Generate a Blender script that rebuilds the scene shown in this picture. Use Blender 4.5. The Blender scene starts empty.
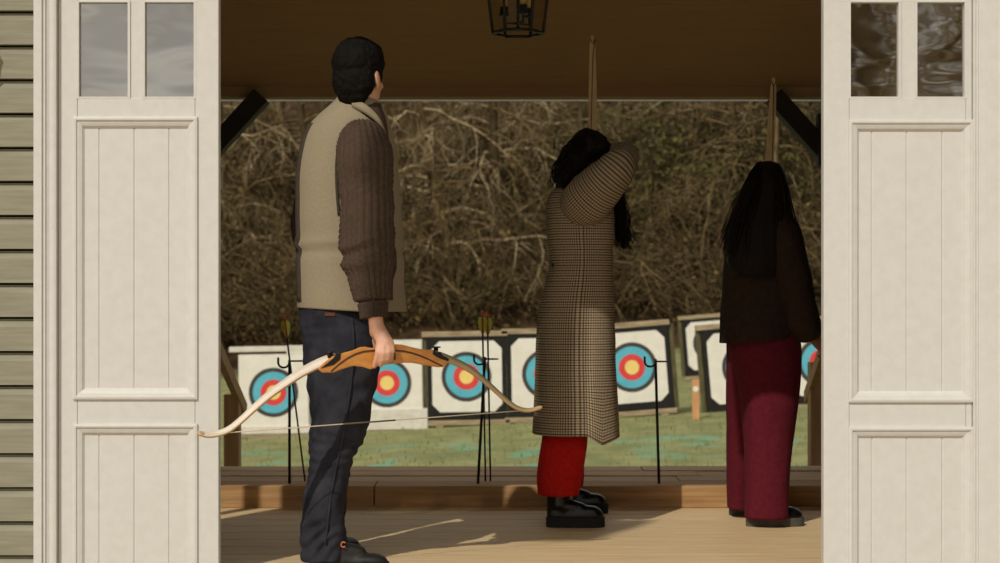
import bpy, bmesh, math, random
import numpy as np
from mathutils import Vector, Matrix, noise

random.seed(7)
C = bpy.context.scene.collection
F = 1700.0          # focal length in pixels of the 1000 px wide frame
HC = 0.896          # camera height above the deck
YH = 310.0          # horizon row
PI = math.pi

def P(px, py, d):
    return Vector(((px - 500.0) * d / F, d, HC + (YH - py) * d / F))

def lin(r, g, b):
    f = lambda c: (c / 12.92 if c <= 0.04045 else ((c + 0.055) / 1.055) ** 2.4)
    return (f(r / 255), f(g / 255), f(b / 255), 1.0)

# ------------------------------------------------------------------ materials
def new_mat(name):
    m = bpy.data.materials.new(name)
    m.use_nodes = True
    nt = m.node_tree
    b = nt.nodes['Principled BSDF']
    return m, nt, b

def mat(name, c1, c2=None, scale=8.0, rough=0.6, stretch=(1, 1, 1), bump=0.0, bscale=None, metal=0.0,
        detail=4.0, spec=0.4, uv=False, sheen=0.0, contrast=(0.35, 0.65)):
    m, nt, b = new_mat(name)
    b.inputs['Roughness'].default_value = rough
    b.inputs['Metallic'].default_value = metal
    b.inputs['Specular IOR Level'].default_value = spec
    if sheen:
        b.inputs['Sheen Weight'].default_value = sheen
    if c2 is None:
        b.inputs['Base Color'].default_value = c1
    tc = nt.nodes.new('ShaderNodeTexCoord')
    mp = nt.nodes.new('ShaderNodeMapping')
    mp.inputs['Scale'].default_value = stretch
    nt.links.new(tc.outputs['UV' if uv else 'Object'], mp.inputs['Vector'])
    if c2 is not None:
        n = nt.nodes.new('ShaderNodeTexNoise')
        n.inputs['Scale'].default_value = scale
        n.inputs['Detail'].default_value = detail
        nt.links.new(mp.outputs['Vector'], n.inputs['Vector'])
        r = nt.nodes.new('ShaderNodeValToRGB')
        r.color_ramp.elements[0].position = contrast[0]
        r.color_ramp.elements[1].position = contrast[1]
        r.color_ramp.elements[0].color = c1
        r.color_ramp.elements[1].color = c2
        nt.links.new(n.outputs['Fac'], r.inputs['Fac'])
        nt.links.new(r.outputs['Color'], b.inputs['Base Color'])
    if bump:
        n2 = nt.nodes.new('ShaderNodeTexNoise')
        n2.inputs['Scale'].default_value = bscale or scale
        n2.inputs['Detail'].default_value = 5
        nt.links.new(mp.outputs['Vector'], n2.inputs['Vector'])
        bp = nt.nodes.new('ShaderNodeBump')
        bp.inputs['Strength'].default_value = bump
        bp.inputs['Distance'].default_value = 0.01
        nt.links.new(n2.outputs['Fac'], bp.inputs['Height'])
        nt.links.new(bp.outputs['Normal'], b.inputs['Normal'])
    return m

M = {}
M['cream'] = mat('cream_paint', lin(208, 206, 199), lin(213, 211, 205), 30, 0.5, bump=0.04, bscale=120)
M['sage'] = mat('sage_paint', lin(136, 132, 112), lin(149, 145, 124), 5, 0.6, stretch=(1, 1, 14), bump=0.08, bscale=12)
M['black_gap'] = mat('dark_gap', lin(30, 27, 20))
M['ceil'] = mat('ceiling_board', lin(156, 128, 92), lin(162, 134, 97), 4, 0.85, stretch=(1, 10, 10), bump=0.1, bscale=10, spec=0.15)
M['ceil_in'] = mat('inner_wall_board', lin(110, 82, 50), lin(128, 97, 62), 4, 0.8, stretch=(10, 1, 1), bump=0.1)
M['floor'] = mat('floor_board', lin(200, 170, 124), lin(222, 196, 150), 3.0, 0.6, stretch=(1, 16, 10), bump=0.12, bscale=5, detail=8, contrast=(0.3, 0.7))
M['sleeper'] = mat('sleeper_timber', lin(150, 112, 68), lin(190, 150, 100), 3.0, 0.7, stretch=(1, 12, 14), bump=0.2, bscale=5, detail=8, contrast=(0.3, 0.7))
M['deckgrey'] = mat('weathered_board', lin(186, 154, 114), lin(208, 178, 138), 3.0, 0.8, stretch=(1, 14, 12), bump=0.2, bscale=5, detail=8)
M['darkbeam'] = mat('dark_stained_beam', lin(32, 28, 23), lin(42, 36, 29), 6, 0.7, stretch=(1, 8, 1))
M['palestrip'] = mat('pale_edge_strip', lin(118, 116, 106), lin(128, 126, 116), 20, 0.5)
M['railwood'] = mat('rail_wood', lin(158, 124, 86), lin(180, 146, 106), 4, 0.8, stretch=(8, 8, 1), bump=0.2)
M['standwood'] = mat('stand_wood', lin(140, 122, 94), lin(176, 158, 126), 5, 0.85, stretch=(1, 6, 6), bump=0.2)
M['mosswood'] = mat('mossy_wood', lin(72, 68, 44), lin(104, 96, 66), 6, 0.9, stretch=(4, 4, 1), bump=0.2)
M['boss'] = mat('black_foam', lin(26, 24, 21), lin(36, 33, 29), 12, 0.9, bump=0.2)
M['whiteboss'] = mat('white_foam', lin(206, 200, 186), lin(222, 216, 202), 9, 0.85, bump=0.15)
M['paper'] = mat('target_paper', lin(224, 219, 205), lin(234, 229, 216), 7, 0.75, bump=0.12, bscale=14)
M['ringblack'] = mat('ring_black', lin(62, 58, 54), lin(72, 67, 62), 9, 0.8)
M['ringblue'] = mat('ring_blue', lin(84, 172, 192), lin(98, 184, 202), 7, 0.75)
M['ringred'] = mat('ring_red', lin(214, 62, 60), lin(224, 74, 70), 7, 0.75)
M['ringgold'] = mat('ring_gold', lin(236, 206, 116), lin(242, 214, 130), 7, 0.75)
M['stake'] = mat('stake_wood', lin(196, 140, 92), lin(214, 160, 112), 6, 0.8, stretch=(6, 6, 1))
M['black'] = mat('black_metal', lin(22, 21, 20), None, rough=0.45)
M['candle'] = mat('candle_sleeve', lin(208, 170, 96), None, rough=0.5)
M['orangefletch'] = mat('orange_vane', lin(240, 86, 48), None, rough=0.5)
M['greenfletch'] = mat('green_vane', lin(206, 222, 98), None, rough=0.5)
M['shaft'] = mat('arrow_shaft', lin(30, 30, 28), None, rough=0.4)
M['skin'] = mat('skin_light', lin(202, 150, 120), lin(216, 166, 138), 14, 0.5, bump=0.06, bscale=90)
M['skin_tan'] = mat('skin_tan', lin(186, 132, 98), lin(198, 146, 112), 14, 0.5)
M['skin_brown'] = mat('skin_brown', lin(122, 76, 50), lin(138, 88, 60), 14, 0.5)
M['eye'] = mat('eye_white', lin(230, 226, 220), None, rough=0.2)
M['hairblack'] = mat('hair_black', lin(18, 16, 15), lin(26, 23, 21), 60, 0.8, bump=0.4, bscale=150, spec=0.08)
M['hairdark'] = mat('hair_dark_brown', lin(20, 15, 12), lin(30, 23, 18), 40, 0.55, stretch=(6, 6, 1), bump=0.4, bscale=60, spec=0.12)
M['vesttrim'] = mat('vest_trim', lin(56, 48, 38), lin(66, 56, 45), 60, 0.9)
M['jean'] = mat('denim_navy', lin(35, 35, 41), lin(54, 54, 61), 14, 0.9, bump=0.25, bscale=60, spec=0.15, contrast=(0.3, 0.7))
M['thread'] = mat('tan_thread', lin(168, 132, 84), None, rough=0.8)
M['bootdark'] = mat('dark_boot_leather', lin(25, 22, 20), lin(34, 30, 27), 12, 0.5, bump=0.1)
M['bootgloss'] = mat('black_patent', lin(12, 12, 13), None, rough=0.28, spec=0.45)
M['sole'] = mat('black_sole', lin(24, 23, 23), lin(32, 31, 30), 30, 0.8, bump=0.2)
M['solegrey'] = mat('worn_sole', lin(70, 66, 60), lin(92, 88, 80), 16, 0.8, bump=0.2)
M['redtrouser'] = mat('red_wool', lin(160, 20, 16), lin(178, 28, 20), 60, 0.9, bump=0.2, bscale=150, spec=0.15)
M['wine'] = mat('wine_wool', lin(86, 22, 33), lin(96, 26, 38), 50, 0.9, bump=0.2, bscale=150, spec=0.15)
M['brownjacket'] = mat('brown_wool', lin(44, 33, 27), lin(52, 39, 32), 40, 0.95, bump=0.2, bscale=120, spec=0.1)
M['darksock'] = mat('black_sock', lin(20, 19, 19), None, rough=0.9)
M['riserwood'] = mat('bow_riser_wood', lin(196, 128, 58), lin(220, 154, 80), 6, 0.4, stretch=(1, 8, 8), bump=0.05, contrast=(0.3, 0.7))
M['riserdark'] = mat('bow_dark_laminate', lin(92, 52, 28), None, rough=0.45)
M['limbwhite'] = mat('bow_limb_white', lin(226, 212, 192), lin(234, 222, 204), 20, 0.35)
M['limbcore'] = mat('bow_limb_core', lin(196, 156, 112), lin(206, 168, 124), 12, 0.5)
M['limbtan'] = mat('bow_limb_tan', lin(196, 172, 128), lin(208, 184, 140), 12, 0.4)
M['string'] = mat('bow_string', lin(206, 190, 164), None, rough=0.8)
M['stringdark'] = mat('bow_string_dark', lin(92, 80, 66), None, rough=0.8)
M['orange_tag'] = mat('copper_tab', lin(186, 108, 74), None, rough=0.5)
M['bark'] = mat('bare_bark', lin(84, 70, 46), lin(124, 106, 74), 4, 0.95, stretch=(2, 2, 0.6), spec=0.1)
M['barkpale'] = mat('pale_bark', lin(146, 128, 96), lin(178, 160, 126), 4, 0.95, stretch=(2, 2, 0.6), spec=0.1)
M['barkdark'] = mat('dark_bark', lin(66, 55, 38), lin(86, 74, 50), 4, 0.95, stretch=(2, 2, 0.6), spec=0.1)
M['leafdry'] = mat('dry_leaf', lin(92, 76, 46), lin(112, 94, 58), 0.8, 0.95, spec=0.1)
M['leafgreen'] = mat('evergreen_leaf', lin(70, 68, 36), lin(90, 86, 48), 0.8, 0.9, spec=0.1)
M['blade'] = mat('grass_blade', lin(116, 120, 76), lin(144, 142, 96), 0.7, 0.9, spec=0.1)

# tweed (uv in metres)
def tweed():
    m, nt, b = new_mat('vest_tweed')
    b.inputs['Roughness'].default_value = 0.95
    b.inputs['Specular IOR Level'].default_value = 0.1
    tc = nt.nodes.new('ShaderNodeTexCoord')
    n = nt.nodes.new('ShaderNodeTexNoise'); n.inputs['Scale'].default_value = 420; n.inputs['Detail'].default_value = 2
    mp = nt.nodes.new('ShaderNodeMapping'); mp.inputs['Scale'].default_value = (1, 1, 0.5)
    nt.links.new(tc.outputs['Object'], mp.inputs['Vector']); nt.links.new(mp.outputs['Vector'], n.inputs['Vector'])
    r = nt.nodes.new('ShaderNodeValToRGB')
    r.color_ramp.elements[0].position = 0.3; r.color_ramp.elements[0].color = lin(137, 125, 102)
    r.color_ramp.elements[1].position = 0.7; r.color_ramp.elements[1].color = lin(156, 144, 120)
    nt.links.new(n.outputs['Fac'], r.inputs['Fac']); nt.links.new(r.outputs['Color'], b.inputs['Base Color'])
    bp = nt.nodes.new('ShaderNodeBump'); bp.inputs['Strength'].default_value = 0.3; bp.inputs['Distance'].default_value = 0.002
    nt.links.new(n.outputs['Fac'], bp.inputs['Height']); nt.links.new(bp.outputs['Normal'], b.inputs['Normal'])
    return m
M['tweed'] = tweed()
M['knit'] = mat('cable_knit', lin(72, 59, 49), lin(82, 67, 56), 90, 0.95, bump=0.3, bscale=220, spec=0.1)

def houndstooth():
    m, nt, b = new_mat('houndstooth_wool')
    b.inputs['Roughness'].default_value = 0.95
    b.inputs['Specular IOR Level'].default_value = 0.1
    N, L = nt.nodes, nt.links
    tc = N.new('ShaderNodeTexCoord'); sx = N.new('ShaderNodeSeparateXYZ'); L.new(tc.outputs['UV'], sx.inputs['Vector'])
    def math_(op, a, bb=None):
        q = N.new('ShaderNodeMath'); q.operation = op
        for i, v in enumerate((a, bb)):
            if v is None: continue
            if isinstance(v, (int, float)): q.inputs[i].default_value = v
            else: L.new(v, q.inputs[i])
        return q.outputs[0]
    u = math_('MULTIPLY', sx.outputs['X'], 1 / 0.0095); v = math_('MULTIPLY', sx.outputs['Y'], 1 / 0.0215)
    fu, fv = math_('FRACT', u), math_('FRACT', v)
    vert = math_('MULTIPLY', math_('LESS_THAN', fu, 0.42), 0.7)
    dark = math_('MULTIPLY', math_('LESS_THAN', fv, 0.22), 0.85)
    brn = math_('MULTIPLY', math_('LESS_THAN', math_('FRACT', math_('ADD', v, 0.5)), 0.2), 0.75)
    def mix_(fac, a, c):
        q = N.new('ShaderNodeMix'); q.data_type = 'RGBA'
        L.new(fac, q.inputs[0])
        if isinstance(a, tuple): q.inputs[6].default_value = a
        else: L.new(a, q.inputs[6])
        q.inputs[7].default_value = c
        return q
    m0 = mix_(brn, lin(178, 160, 130), lin(92, 56, 38))
    m1 = mix_(dark, m0.outputs[2], lin(34, 38, 40))
    mx2 = mix_(vert, m1.outputs[2], lin(46, 42, 40))
    L.new(mx2.outputs[2], b.inputs['Base Color'])
    return m
M['hound'] = houndstooth()

def grass_mat():
    m, nt, b = new_mat('lawn')
    N, L = nt.nodes, nt.links
    b.inputs['Roughness'].default_value = 0.95; b.inputs['Specular IOR Level'].default_value = 0.1
    tc = N.new('ShaderNodeTexCoord')
    def ns(scale, st, detail=4):
        mp = N.new('ShaderNodeMapping'); mp.inputs['Scale'].default_value = st
        n = N.new('ShaderNodeTexNoise'); n.inputs['Scale'].default_value = scale; n.inputs['Detail'].default_value = detail
        L.new(tc.outputs['Object'], mp.inputs['Vector']); L.new(mp.outputs['Vector'], n.inputs['Vector'])
        return n.outputs['Fac']
    r = N.new('ShaderNodeValToRGB')
    r.color_ramp.elements[0].position = 0.35; r.color_ramp.elements[0].color = lin(120, 124, 82)
    r.color_ramp.elements[1].position = 0.68; r.color_ramp.elements[1].color = lin(148, 147, 100)
    L.new(ns(3.0, (1, 0.6, 1), 6), r.inputs['Fac'])
    r2 = N.new('ShaderNodeValToRGB')
    r2.color_ramp.elements[0].position = 0.56; r2.color_ramp.elements[0].color = (0, 0, 0, 1)
    r2.color_ramp.elements[1].position = 0.66; r2.color_ramp.elements[1].color = (0.7, 0.7, 0.7, 1)
    L.new(ns(2.1, (0.8, 0.45, 1), 3), r2.inputs['Fac'])
    # the turquoise marking paint lies on the near lawn only
    sx = N.new('ShaderNodeSeparateXYZ'); L.new(tc.outputs['Object'], sx.inputs['Vector'])
    mr = N.new('ShaderNodeMapRange'); mr.inputs[1].default_value = 19.0; mr.inputs[2].default_value = 16.5
    mr.inputs[3].default_value = 0.0; mr.inputs[4].default_value = 1.0
    L.new(sx.outputs['Y'], mr.inputs[0])
    mu = N.new('ShaderNodeMath'); mu.operation = 'MULTIPLY'; L.new(r2.outputs['Color'], mu.inputs[0]); L.new(mr.outputs[0], mu.inputs[1])
    mx = N.new('ShaderNodeMix'); mx.data_type = 'RGBA'
    L.new(mu.outputs[0], mx.inputs[0]); L.new(r.outputs['Color'], mx.inputs[6]); mx.inputs[7].default_value = lin(110, 164, 134)
    # bare leaf litter under the trees
    mr2 = N.new('ShaderNodeMapRange'); mr2.inputs[1].default_value = 36.0; mr2.inputs[2].default_value = 38.5
    nn = ns(0.5, (1, 1, 1), 3)
    ad = N.new('ShaderNodeMath'); ad.operation = 'MULTIPLY_ADD'; L.new(nn, ad.inputs[0]); ad.inputs[1].default_value = 3.0
    L.new(sx.outputs['Y'], ad.inputs[2]); L.new(ad.outputs[0], mr2.inputs[0])
    r3 = N.new('ShaderNodeValToRGB')
    r3.color_ramp.elements[0].position = 0.35; r3.color_ramp.elements[0].color = lin(44, 35, 24)
    r3.color_ramp.elements[1].position = 0.7; r3.color_ramp.elements[1].color = lin(92, 70, 46)
    L.new(ns(1.6, (1, 1, 1), 7), r3.inputs['Fac'])
    mx2 = N.new('ShaderNodeMix'); mx2.data_type = 'RGBA'
    L.new(mr2.outputs[0], mx2.inputs[0]); L.new(mx.outputs[2], mx2.inputs[6]); L.new(r3.outputs['Color'], mx2.inputs[7])
    L.new(mx2.outputs[2], b.inputs['Base Color'])
    bp = N.new('ShaderNodeBump'); bp.inputs['Strength'].default_value = 0.5; bp.inputs['Distance'].default_value = 0.05
    L.new(ns(14, (1, 1, 1), 5), bp.inputs['Height']); L.new(bp.outputs['Normal'], b.inputs['Normal'])
    return m
M['lawn'] = grass_mat()
M['gravel'] = mat('tan_gravel', lin(176, 158, 130), lin(200, 182, 152), 60, 0.95, bump=0.5, bscale=80)

def pane_mat():
    m = bpy.data.materials.new('old_window_glass'); m.use_nodes = True
    nt = m.node_tree; N, L = nt.nodes, nt.links
    N.remove(N['Principled BSDF'])
    out = N['Material Output']
    tr = N.new('ShaderNodeBsdfTransparent'); tr.inputs['Color'].default_value = (0.5, 0.48, 0.44, 1)
    gl = N.new('ShaderNodeBsdfGlossy'); gl.inputs['Roughness'].default_value = 0.03; gl.inputs['Color'].default_value = (0.95, 0.93, 0.9, 1)
    tc = N.new('ShaderNodeTexCoord'); mp = N.new('ShaderNodeMapping'); mp.inputs['Scale'].default_value = (1, 1, 2.2)
    n = N.new('ShaderNodeTexNoise'); n.inputs['Scale'].default_value = 3.5; n.inputs['Detail'].default_value = 1.0
    L.new(tc.outputs['Object'], mp.inputs['Vector']); L.new(mp.outputs['Vector'], n.inputs['Vector'])
    bp = N.new('ShaderNodeBump'); bp.inputs['Strength'].default_value = 0.25; bp.inputs['Distance'].default_value = 0.010
    L.new(n.outputs['Fac'], bp.inputs['Height']); L.new(bp.outputs['Normal'], gl.inputs['Normal'])
    mx = N.new('ShaderNodeMixShader'); mx.inputs[0].default_value = 0.46
    L.new(tr.outputs[0], mx.inputs[1]); L.new(gl.outputs[0], mx.inputs[2]); L.new(mx.outputs[0], out.inputs['Surface'])
    return m
M['pane'] = pane_mat()
def clear_glass():
    m = bpy.data.materials.new('lantern_glass'); m.use_nodes = True
    nt = m.node_tree; N, L = nt.nodes, nt.links
    N.remove(N['Principled BSDF'])
    tr = N.new('ShaderNodeBsdfTransparent'); tr.inputs['Color'].default_value = (0.92, 0.92, 0.9, 1)
    gl = N.new('ShaderNodeBsdfGlossy'); gl.inputs['Roughness'].default_value = 0.05
    mx = N.new('ShaderNodeMixShader'); mx.inputs[0].default_value = 0.004
    L.new(tr.outputs[0], mx.inputs[1]); L.new(gl.outputs[0], mx.inputs[2]); L.new(mx.outputs[0], N['Material Output'].inputs['Surface'])
    return m
M['clear'] = clear_glass()

# ------------------------------------------------------------------ mesh builder
ORG = {}
class MB:
    def __init__(s):
        s.v, s.f, s.m, s.uv, s.sm = [], [], [], [], []
    def face(s, idx, mi=0, uv=None, smooth=False):
        s.f.append(tuple(idx)); s.m.append(mi); s.uv.append(uv); s.sm.append(smooth)
    def box(s, x0, x1, y0, y1, z0, z1, mi=0, rot=None, c=None):
        b = len(s.v)
        for z in (z0, z1):
            for (x, y) in ((x0, y0), (x1, y0), (x1, y1), (x0, y1)):
                s.v.append(Vector((x, y, z)))
        for q in ((0, 3, 2, 1), (4, 5, 6, 7), (0, 1, 5, 4), (1, 2, 6, 5), (2, 3, 7, 6), (3, 0, 4, 7)):
            s.face([b + i for i in q], mi)
        return s
    def bar(s, a, b, w, h, up=Vector((0, 0, 1)), mi=0):
        a, b = Vector(a), Vector(b)
        t = (b - a).normalized(); r = t.cross(up)
        if r.length < 1e-4: r = t.cross(Vector((0, 1, 0)))
        r.normalize(); u = r.cross(t)
        k = len(s.v)
        for p in (a, b):
            for (i, j) in ((-1, -1), (1, -1), (1, 1), (-1, 1)):
                s.v.append(p + r * (i * w / 2) + u * (j * h / 2))
        for q in ((0, 1, 2, 3), (7, 6, 5, 4), (0, 4, 5, 1), (1, 5, 6, 2), (2, 6, 7, 3), (3, 7, 4, 0)):
            s.face([k + i for i in q], mi)
        return s
    def rings(s, rings, closed=True, cap=True, mi=0, smooth=True, uvs=None):
        n = len(rings[0]); b = len(s.v)
        for r in rings: s.v.extend(Vector(p) for p in r)
        m = n if closed else n - 1
        for i in range(len(rings) - 1):
            for j in range(m):
                j2 = (j + 1) % n
                uv = None
                if uvs:
                    u0, u1 = j / n * uvs[0], (j + 1) / n * uvs[0]
                    uv = [(u0, uvs[1][i]), (u1, uvs[1][i]), (u1, uvs[1][i + 1]), (u0, uvs[1][i + 1])]
                s.face([b + i * n + j, b + i * n + j2, b + (i + 1) * n + j2, b + (i + 1) * n + j], mi, uv, smooth)
        if cap and closed:
            s.face([b + j for j in range(n)][::-1], mi, None, False)
            e = b + (len(rings) - 1) * n
            s.face([e + j for j in range(n)], mi, None, False)
        return s
    def tube(s, pts, rad, n=8, mi=0, smooth=True, cap=True, flat=None, round_ends=False):
        pts = [Vector(p) for p in pts]
        if not isinstance(rad, (list, tuple)): rad = [rad] * len(pts)
        rings = []; prev = None
        if round_ends:
            t0 = (pts[0] - pts[1]).normalized(); t1 = (pts[-1] - pts[-2]).normalized()
            P2, R2 = [], []
            for k in (0.98, 0.8, 0.45): P2.append(pts[0] + t0 * rad[0] * k); R2.append(rad[0] * math.sqrt(1 - k * k))
            P2 += pts; R2 += list(rad)
            for k in (0.45, 0.8, 0.98): P2.append(pts[-1] + t1 * rad[-1] * k); R2.append(rad[-1] * math.sqrt(1 - k * k))
            pts, rad = P2, R2
        for i, p in enumerate(pts):
            a = pts[max(i - 1, 0)]; c = pts[min(i + 1, len(pts) - 1)]
            t = (c - a).normalized()
            if prev is None:
                ref = Vector((0, 0, 1)) if abs(t.z) < 0.9 else Vector((0, 1, 0))
                u = t.cross(ref).normalized()
            else:
                u = prev - t * prev.dot(t)
                if u.length < 1e-5: u = t.orthogonal()
                u.normalize()
            prev = u; w = t.cross(u)
            rings.append([p + (u * math.cos(2 * PI * j / n) + w * math.sin(2 * PI * j / n)) * rad[i] for j in range(n)])
        return s.rings(rings, True, cap, mi, smooth)
    def ell(s, c, ax, n=14, m=10, mi=0):
        """ellipsoid: ax = three axis vectors"""
        c = Vector(c); ax = [Vector(a) for a in ax]; rings = []
        for i in range(m + 1):
            th = PI * (i + 0.02) / (m + 0.04)
            rings.append([c + ax[0] * (math.sin(th) * math.cos(2 * PI * j / n)) + ax[1] * (math.sin(th) * math.sin(2 * PI * j / n)) - ax[2] * math.cos(th) for j in range(n)])
        return s.rings(rings, True, True, mi, True)
    def ball(s, c, r, mi=0, n=12, m=8):
        return s.ell(c, ((r, 0, 0), (0, r, 0), (0, 0, r)), n, m, mi)
    def prism(s, poly, y0, y1, mi=0, mat4=None):
        """polygon in x,z extruded along y"""
        b = len(s.v); n = len(poly)
        for y in (y0, y1):
            for (x, z) in poly:
                p = Vector((x, y, z)); s.v.append(mat4 @ p if mat4 else p)
        s.face([b + i for i in range(n)], mi); s.face([b + n + i for i in range(n)][::-1], mi)
        for i in range(n):
            j = (i + 1) % n
            s.face([b + j, b + i, b + n + i, b + n + j], mi)
        return s
    def displace(s, fn):
        nor = [Vector() for _ in s.v]
        for f in s.f:
            a, b, c = s.v[f[0]], s.v[f[1]], s.v[f[2]]
            q = (b - a).cross(c - a)
            if q.length > 0:
                q.normalize()
                for i in f: nor[i] += q
        for i, v in enumerate(s.v):
            if nor[i].length > 1e-6:
                s.v[i] = v + nor[i].normalized() * fn(v)
        return s
    def build(s, name, mats, parent=None, origin=None, bevel=0.0, fix=True, remesh=0.0, smooth_it=0, disp=None, autosmooth=False):
        if not isinstance(mats, (list, tuple)): mats = [mats]
        o = Vector(origin) if origin is not None else (ORG[parent.name] if parent else Vector((0, 0, 0)))
        me = bpy.data.meshes.new(name)
        me.from_pydata([tuple(v - o) for v in s.v], [], s.f)
        for mm in mats: me.materials.append(mm)
        me.polygons.foreach_set('material_index', s.m)
        me.polygons.foreach_set('use_smooth', s.sm)
        if any(u is not None for u in s.uv):
            ul = me.uv_layers.new(name='UVMap')
            k = 0
            for fi, f in enumerate(s.f):
                u = s.uv[fi]
                for q in range(len(f)):
                    ul.data[k].uv = u[q] if u else (0, 0)
                    k += 1
        me.update()
        if fix or bevel:
            bm = bmesh.new(); bm.from_mesh(me)
            bmesh.ops.recalc_face_normals(bm, faces=bm.faces)
            if bevel:
                es = [e for e in bm.edges if len(e.link_faces) == 2 and e.calc_face_angle(0) > 0.6]
                bmesh.ops.bevel(bm, geom=es, offset=bevel, segments=2, profile=0.6, affect='EDGES', clamp_overlap=True)
            bm.to_mesh(me); bm.free()
        ob = bpy.data.objects.new(name, me); C.objects.link(ob)
        if remesh:
            md = ob.modifiers.new('r', 'REMESH'); md.mode = 'VOXEL'; md.voxel_size = remesh; md.use_smooth_shade = True
            if smooth_it:
                m2 = ob.modifiers.new('s', 'SMOOTH'); m2.iterations = smooth_it; m2.factor = 0.5
            dg = bpy.context.evaluated_depsgraph_get()
            me2 = bpy.data.meshes.new_from_object(ob.evaluated_get(dg))
            ob.modifiers.clear()
            ob.data = me2
            if not me2.materials: me2.materials.append(mats[0])
            if disp:
                co = [v.co.copy() for v in me2.vertices]; nn = [v.normal.copy() for v in me2.vertices]
                for i, v in enumerate(me2.vertices):
                    v.co = co[i] + nn[i] * disp(co[i] + o)
            for p in me2.polygons: p.use_smooth = True
            me2.update()
        if parent is not None:
            ob.parent = parent; ORG[ob.name] = ORG[parent.name].copy()
        else:
            ob.location = o; ORG[ob.name] = o.copy()
        return ob

def tag(o, label=None, cat=None, group=None, kind=None):
    if label: o['label'] = label
    if cat: o['category'] = cat
    if group: o['group'] = group
    if kind: o['kind'] = kind
    return o
def thing(name, loc, label, cat, group=None):
    o = bpy.data.objects.new(name, None); C.objects.link(o)
    o.location = loc; o.empty_display_size = 0.1
    ORG[o.name] = Vector(loc)
    return tag(o, label, cat, group)
def struct(o, label=None):
    o['kind'] = 'structure'
    if label: o['label'] = label
    return o

def crom(vals, t):
    """Catmull-Rom through rows of numbers; t in [0, n-1]"""
    n = len(vals); i = min(int(t), n - 2); f = t - i
    p1, p2 = vals[i], vals[i + 1]; p0 = vals[i - 1] if i > 0 else p1; p3 = vals[i + 2] if i + 2 < n else p2
    return [0.5 * (2 * b + (c - a) * f + (2 * a - 5 * b + 4 * c - d) * f * f + (3 * b - a - 3 * c + d) * f ** 3) for a, b, c, d in zip(p0, p1, p2, p3)]

def sections(rows, sub=6, n=64, ex=2.3):
    """rows: (py, pxL, pxR, depth, half depth) -> rings, v coordinates"""
    rings, vs, v, last = [], [], 0.0, None
    m = (len(rows) - 1) * sub
    for k in range(m + 1):
        py, l, r, d, hd = crom(rows, k / sub)
        a, b = P(l, py, d), P(r, py, d)
        cx, hx, z = (a.x + b.x) / 2, (b.x - a.x) / 2, a.z
        ring = []
        for j in range(n):
            t = 2 * PI * j / n
            ct, st = math.cos(t), math.sin(t)
            ring.append(Vector((cx + hx * math.copysign(abs(ct) ** (2 / ex), ct), d + hd * math.copysign(abs(st) ** (2 / ex), st), z)))
        if last is not None: v += abs(z - last)
        last = z; rings.append(ring); vs.append(v)
    return rings, vs

def limb(rows, sub=6, n=40, squash=1.0):
    """rows: (x,y,z,r) -> rings along a bent limb"""
    pts = [crom(rows, k / sub) for k in range((len(rows) - 1) * sub + 1)]
    rings, vs, v = [], [], 0.0; prev = None
    for i, q in enumerate(pts):
        p = Vector(q[:3]); a = Vector(pts[max(i - 1, 0)][:3]); c = Vector(pts[min(i + 1, len(pts) - 1)][:3])
        t = (c - a).normalized()
        if prev is None:
            u = t.cross(Vector((0, 1, 0)) if abs(t.y) < 0.9 else Vector((1, 0, 0))).normalized()
        else:
            u = (prev - t * prev.dot(t)).normalized()
        prev = u; w = t.cross(u)
        rings.append([p + u * (math.cos(2 * PI * j / n) * q[3]) + w * (math.sin(2 * PI * j / n) * q[3] * squash) for j in range(n)])
        if i: v += (p - Vector(pts[i - 1][:3])).length
        vs.append(v)
    return rings, vs
def pr(px, py, d, rpx):
    p = P(px, py, d); return (p.x, p.y, p.z, rpx * d / F)

def nz(p, sx, sy, sz, seed=0.0):
    return noise.noise(Vector((p.x * sx + seed, p.y * sy + seed * 1.7, p.z * sz - seed)))

# ================================================================== SETTING
YD = 5.80                                    # the plane of the front doors
SD = F / YD
def X(px, d=YD): return (px - 500) * d / F
def Z(py, d=YD): return HC + (YH - py) * d / F

# ---- floor
mb = MB()
y = 5.83
k = 0
while y < 7.68:
    y2 = min(y + 0.205, 7.70)
    mb.box(-3.2, 3.2, y, y2 - 0.011, -0.04, 0.0)
    y = y2; k += 1
mb.box(-3.2, 3.2, 5.83, 7.70, -0.12, -0.041)
struct(mb.build('floor', M['floor'], origin=(0, 5.83, 0)))
# ---- the raised timber ledge at the shooting line
mb = MB()
xs = [-3.2, X(374, 7.69), X(1010, 7.69), 3.2]
for a, b in zip(xs[:-1], xs[1:]):
    mb.box(a + 0.002, b - 0.002, 7.69, 7.93, 0.0, 0.10)
struct(mb.build('floor_ledge_sleeper', M['sleeper'], origin=(0, 7.69, 0), bevel=0.006))
mb = MB()
for (a, b) in ((7.945, 8.15), (8.185, 8.40), (8.43, 8.665)):
    cuts = [-3.2, random.uniform(-2.4, -0.8), X(700, 8.2) if a > 8.1 and a < 8.3 else random.uniform(0.6, 2.2), 3.2]
    for c0, c1 in zip(cuts[:-1], cuts[1:]):
        mb.box(c0 + 0.003, c1 - 0.003, a, b, 0.05, 0.10 + random.uniform(-0.003, 0.002))
mb.box(-3.2, 3.2, 7.94, 8.66, -0.6, 0.02)
struct(mb.build('floor_ledge', M['deckgrey'], origin=(0, 7.93, 0)))

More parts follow.
